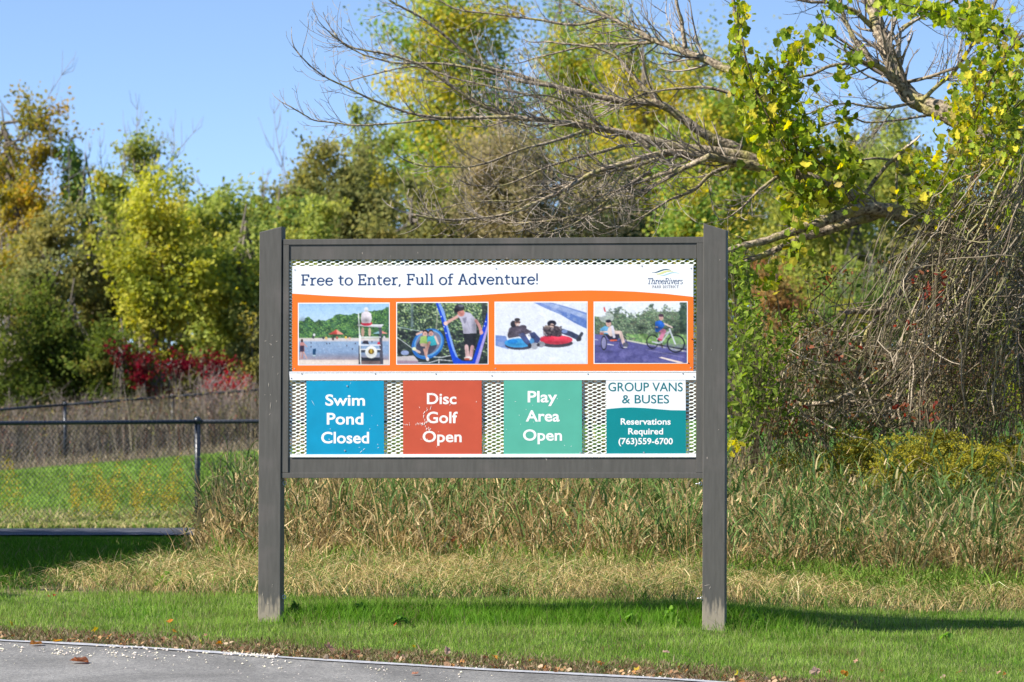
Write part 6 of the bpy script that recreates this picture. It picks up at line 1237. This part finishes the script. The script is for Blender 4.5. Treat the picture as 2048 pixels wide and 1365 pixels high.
sk = root('dead_branch_pile', tuple(np.array((*((1700 - 1024) * 35.8 / F, 5.8), gz((1700 - 1024) * 35.8 / F, 5.8)))), 0, label='pile of pale dead fallen branches among brush between sign post and dead vines', category='branches')
DO = np.array(sk.location)
for pts, r_ in (([(1590, 807), (1664, 805), (1715, 779), (1788, 761), (1821, 717), (1838, 680)], 5.5), ([(1580, 792), (1640, 812), (1700, 802), (1752, 800), (1800, 812)], 4), ([(1760, 870), (1800, 820), (1830, 770), (1850, 740)], 4.5), ([(1650, 850), (1700, 790), (1760, 740), (1812, 700)], 3.2),
                ([(1580, 760), (1660, 730), (1740, 700)], 3), ([(1660, 700), (1690, 640), (1700, 600)], 3.2), ([(1600, 700), (1660, 690), (1720, 660)], 2.6), ([(1770, 860), (1740, 800), (1722, 740)], 3.4), ([(1830, 860), (1838, 790), (1850, 700), (1856, 620)], 4), ([(1868, 850), (1862, 760), (1880, 690)], 3.6), ([(1800, 850), (1795, 780), (1822, 690), (1830, 610)], 2.8)):
    g = Geo(); n = len(pts) * 4; P = resample(np.array([W(x_, y_, 35.7 + rt.uniform(-.3, .3)) for x_, y_ in pts]), n) + rt.normal(0, .004, (n, 3)); g.tube(P - DO, np.linspace(r_, r_ * .5, n) * 35.7 / F, 6); g.build('branch', M_limb, sk, smooth_shade=True)
g = Geo()
for i in range(200):
    x0 = rt.uniform(1560, 1900); y0 = rt.uniform(600, 870) ; a = rt.normal(-.5, .9); L = rt.uniform(30, 150); strand(x0, y0, x0 + L * math.cos(a), y0 + L * math.sin(a), rt.uniform(35, 37), .2, rt.normal(0, 9), rt.uniform(.7, 2.0), k=6, amp=rt.uniform(4, 12))
for i in range(90):
    x0 = rt.uniform(1470, 1900); y0 = rt.uniform(780, 900); strand(x0, y0, x0 + rt.normal(10, 30), y0 - rt.uniform(40, 200), rt.uniform(35.5, 38), .2, rt.normal(0, 9), rt.uniform(.7, 1.6), k=6, amp=7)
g.build('twigs', M_twig, sk, kind='stuff')

# ---- climbing vines with broad leaves
def vine_leaf(name, seed, col):
    r = np.random.default_rng(seed); A = [(0, -.5, 0), (-.25, -.58, .04), (-.5, -.38, .06), (-.48, -.1, .1), (-.56, .12, .04), (-.3, .2, .07), (-.2, .38, .02), (0, .62, -.06), (.2, .36, .02), (.32, .2, .07), (.56, .1, .04), (.47, -.1, .1), (.5, -.38, .06), (.25, -.58, .04)]
    A = np.array(A) * r.uniform(.88, 1.1, (14, 1)); V = np.concatenate([[(0, -.05, -.02)], A]); c = np.tile(np.array(col), (15, 1)) * r.uniform(.85, 1.15, (15, 1)); c[0] *= 1.15
    return mesh_data(name, V, tris=[(0, i + 1, (i + 1) % 14 + 1) for i in range(14)], col=c)
VL = [vine_leaf('leaf', i, tuple(1.15 * q for q in c_)) for i, c_ in enumerate([(.31, .36, .04), (.25, .31, .035), (.18, .25, .03), (.38, .39, .05), (.54, .46, .05), (.34, .38, .06), (.10, .16, .025), (.44, .34, .10), (.25, .33, .05)])]
for m_ in VL: m_.materials.append(M_leaf)
def leaf_eul(rng):
    return (PI / 2 + rng.normal(.0, .55) + .35, rng.normal(0, .55), rng.normal(-.45, .8))
def vine(label, blobs_, stems, Zr, seed, n_obj, yellow=0.5, size=(.032, .074)):
    rng = np.random.default_rng(seed); x0, y0 = stems[0][-1]; o0 = W(x0, y0, Zr[0]); r = root('climbing_vine', tuple(o0), 0, label=label, category='vine', group='leafy vines climbing the old tree'); g = Geo()
    for st_ in stems:
        for q in range(3):
            P = resample(np.array([W(a + rng.normal(0, 5), b + rng.normal(0, 5), rng.uniform(*Zr)) for a, b in st_]), len(st_) * 4); g.tube(P - o0, np.linspace(.006, .003, len(P)), 4, col=(.10, .075, .05))
    pts = []; wts = []
    for bx, by, sx, sy, n in blobs_:
        n = int(n * 2.1); Zs = rng.uniform(*Zr, n); X_ = rng.normal(bx, sx * .62, n); Y_ = rng.normal(by, sy * .62, n); pts.append(np.stack([(X_ - 1024) * Zs / F, Zs - 30, 1.5 - (Y_ - HZ) * Zs / F], 1))
        for q in range(max(2, n // 9)):
            a = pts[-1][rng.integers(0, n)]; b = pts[-1][rng.integers(0, n)]; m_ = (a + b) / 2 + rng.normal(0, .03, 3) - (0, 0, .03); g.tube(np.array([a, m_, b]) - o0, .002, 3, col=(.14, .10, .06), cap=False)
    g.build('stems', M_twig, r)
    P = np.concatenate(pts); rng.shuffle(P); w = np.array([3, 3, 2.4, 1.6, 1.5 * yellow * 4, 1.5, 1.8, yellow * 2, 2.4]); w /= w.sum()
    order = np.argsort(P[:, 1]); front = P[order[:n_obj]]; rest = P[order[n_obj:]]
    for p in front:
        o = bpy.data.objects.new('leaf', VL[rng.choice(9, p=w)]); C.objects.link(o); o.parent = r; o.location = p - o0; s_ = rng.uniform(*size); o.scale = (s_, s_, s_); o.rotation_euler = leaf_eul(rng)
    if len(rest):
        n = len(rest); g = Geo(); g.add(*cards(rest - o0, rng.uniform(size[0] * .8, size[1], n), colmix([(3, (.26, .32, .035)), (2.4, (.17, .23, .03)), (1.2, (.36, .38, .05)), (4 * yellow, (.50, .42, .05)), (2, (.09, .13, .02))], n, rng=rng), asp=.85, up=.2, droop=(0, 0, -.8), rng=rng, fold=True)); g.build('foliage', M_leaf, r, kind='stuff')
vine('thick yellow green vine draping the limb between sign post and open sky', [(1478, 110, 18, 60, 45), (1500, 175, 34, 45, 90), (1588, 105, 38, 35, 60), (1560, 180, 46, 45, 120), (1530, 245, 42, 40, 110), (1590, 262, 44, 42, 110), (1570, 320, 44, 36, 110), (1628, 320, 40, 36, 80), (1600, 380, 34, 32, 70), (1655, 395, 50, 26, 70), (1600, 440, 26, 26, 36), (1700, 330, 34, 34, 34), (1690, 250, 24, 34, 18), (1585, 500, 20, 36, 30), (1545, 550, 24, 24, 20), (1480, 30, 16, 50, 26)],
     [[(1480, 20), (1490, 120), (1530, 220), (1570, 300), (1620, 370), (1680, 410)], [(1590, 100), (1560, 200), (1590, 300), (1600, 400), (1590, 520)], [(1540, 160), (1560, 260), (1640, 330), (1700, 400)]], (35.4, 36.6), 5, 290)
vine('dense golden yellow vine filling the upper right picture corner', [(1990, 90, 44, 44, 70), (1960, 160, 46, 44, 110), (1930, 225, 40, 40, 110), (2010, 230, 40, 50, 100), (1915, 300, 36, 36, 80), (1960, 320, 44, 40, 110), (2020, 330, 30, 50, 60), (1890, 350, 34, 28, 50), (1840, 325, 40, 22, 45), (1840, 380, 40, 24, 40), (1900, 410, 46, 24, 45), (2030, 150, 24, 60, 60), (2000, 420, 30, 34, 30), (1870, 440, 40, 20, 20)],
     [[(2040, 60), (1990, 140), (1950, 230), (1920, 320), (1880, 420)], [(2040, 200), (1980, 280), (1940, 380)]], (35.2, 36.5), 6, 290, yellow=.8, size=(.030, .066))
vine('sparse green vine leaves strung across the top of the open sky', [(1900, 30, 50, 20, 46), (1960, 50, 50, 22, 46), (1840, 12, 46, 14, 30), (1770, 10, 26, 14, 14), (1650, 60, 16, 20, 12), (1665, 20, 24, 14, 10), (1640, 75, 10, 10, 8), (1700, 110, 24, 18, 12), (1690, 150, 14, 20, 8), (1960, 20, 40, 20, 30)],
     [[(2040, 80), (1960, 50), (1880, 30), (1800, 14)], [(1720, 100), (1660, 60), (1640, 20)]], (36.2, 37.2), 7, 216, yellow=.1)

# ---- leafy shrub beside the right post
def leafy_shrub(label, blobs_, base, Zr, seed, n_obj, cols, size, name='leafy_shrub', lit=0):
    rng = np.random.default_rng(seed); bx = (base[0] - 1024) * Zr[1] / F; by = Zr[1] - 30; o0 = np.array((bx, by, gz(bx, by))); r = root(name, tuple(o0), 0, label=label, category='shrub'); g = Geo(); P = []
    for cx, cy, sx, sy, n in blobs_:
        Zs = rng.uniform(*Zr, n); q = np.stack([(rng.normal(cx, sx * .65, n) - 1024) * Zs / F, Zs - 30, 1.5 - (rng.normal(cy, sy * .65, n) - HZ) * Zs / F], 1); P.append(q)
        for j in range(max(2, n // 30)):
            a = q[rng.integers(0, n)]; s0 = o0 + (rng.normal(0, .12), rng.normal(0, .1), 0); m_ = (s0 * .45 + a * .55) + rng.normal(0, .06, 3); g.tube(resample(np.array([s0, m_, a]), 8) - o0, np.linspace(.006, .002, 8), 3, col=(.16, .13, .09))
            for k in range(5): b_ = a + rng.normal(0, .09, 3); g.tube(np.array([m_ + (a - m_) * rng.uniform(.3, .9), b_]) - o0, .0018, 3, col=(.16, .14, .08), cap=False)
    g.build('stems', M_twig, r); P = np.concatenate(P); n = len(P); g = Geo()
    g.add(*cards(P - o0, rng.uniform(*size, n), colmix(cols, n, rng=rng), asp=.5, up=.5, rng=rng, fold=True)); g.build('foliage', M_leaf, r, kind='stuff')
    return r, o0, rng
GC = [(4, (.19, .27, .045)), (3, (.12, .18, .03)), (2, (.29, .36, .06)), (2, (.06, .10, .02))]
leafy_shrub('fresh green leafy shrub growing against the right sign post', [(1475, 520, 16, 40, 90), (1490, 590, 22, 50, 200), (1500, 660, 30, 45, 280), (1480, 720, 24, 45, 260), (1520, 740, 36, 40, 240), (1500, 800, 34, 40, 320), (1485, 860, 26, 30, 200), (1560, 690, 30, 40, 120), (1590, 640, 30, 30, 60), (1560, 800, 26, 40, 80)], (1500, 1080), (34.6, 36.2), 21, 0, GC, (.03, .065))
r_, o0, rng = leafy_shrub('small bush with round bright yellow leaves low beside the right sign post', [(1466, 888, 8, 7, 10)], (1480, 1085), (34.3, 34.8), 22, 0, [(1, (.55, .48, .04)), (1, (.34, .40, .04))], (.03, .045), name='yellow_leaved_bush')
for i in range(15):
    o = bpy.data.objects.new('leaf', VL[4 if i % 3 else 3]); C.objects.link(o); o.parent = r_; Zs = rng.uniform(34.1, 34.8); p = W(rng.normal(1466, 9), rng.normal(889, 8), Zs); o.location = p - o0; s_ = rng.uniform(.030, .046); o.scale = (s_, s_, s_); o.rotation_euler = leaf_eul(rng)
leafy_shrub('dull green scrub with reddish leaves among the pale dead branches', [(1620, 660, 50, 40, 120), (1680, 560, 40, 24, 60), (1640, 560, 30, 30, 60), (1800, 520, 30, 20, 30), (1700, 690, 60, 40, 90), (1540, 830, 50, 30, 260), (1600, 860, 60, 20, 300), (1700, 850, 90, 24, 420), (1760, 760, 70, 50, 260), (1650, 760, 60, 40, 260)], (1650, 1060), (35.6, 37.2), 23, 0, [(3, (.10, .15, .04)), (2, (.15, .19, .06)), (1.4, (.30, .10, .06)), (1, (.20, .16, .05))], (.025, .05), name='mixed_scrub')
leafy_shrub('small red leaved creeper on the dead vines', [(1862, 590, 22, 26, 26), (1885, 545, 16, 14, 8), (1830, 660, 20, 20, 10), (1850, 830, 40, 16, 16), (1800, 815, 30, 10, 12), (1660, 700, 50, 16, 12), (1590, 810, 20, 10, 5)], (1860, 1060), (34.8, 35.4), 24, 0, [(3, (.25, .055, .04)), (1, (.34, .14, .08)), (1, (.16, .04, .03))], (.03, .055), name='red_creeper')
leafy_shrub('dead weeds with rusty brown seed heads in front of the dead vines', [(1850, 700, 26, 20, 260), (1890, 730, 30, 22, 330), (1940, 760, 34, 22, 380), (1990, 730, 34, 24, 300), (2030, 800, 24, 22, 220), (1860, 790, 40, 20, 240), (1960, 820, 50, 16, 240)], (1930, 1070), (34.9, 36.0), 25, 0, [(3, (.20, .115, .065)), (2, (.27, .16, .09)), (1, (.12, .07, .045))], (.008, .020), name='seed_head_weeds')
leafy_shrub('yellow green bush behind the seed heads at the right picture edge', [(2000, 650, 40, 60, 600), (2030, 760, 30, 60, 600), (1960, 780, 40, 50, 500), (1900, 800, 40, 30, 300)], (2010, 1020), (38.5, 40.5), 26, 0, [(3, (.24, .30, .035)), (2, (.16, .21, .03)), (1, (.34, .34, .04))], (.03, .055), name='yellow_green_bush')
leafy_shrub('dark brush with yellow bits standing along the fence behind the dead branches', [(1540, 800, 60, 40, 500), (1640, 780, 60, 50, 500), (1760, 800, 60, 40, 500), (1500, 700, 40, 60, 300), (1880, 820, 60, 30, 300)], (1650, 1000), (41, 44), 27, 0, [(3, (.07, .08, .03)), (2, (.12, .10, .055)), (1, (.24, .21, .04)), (1, (.05, .045, .03))], (.03, .06), name='dark_brush')
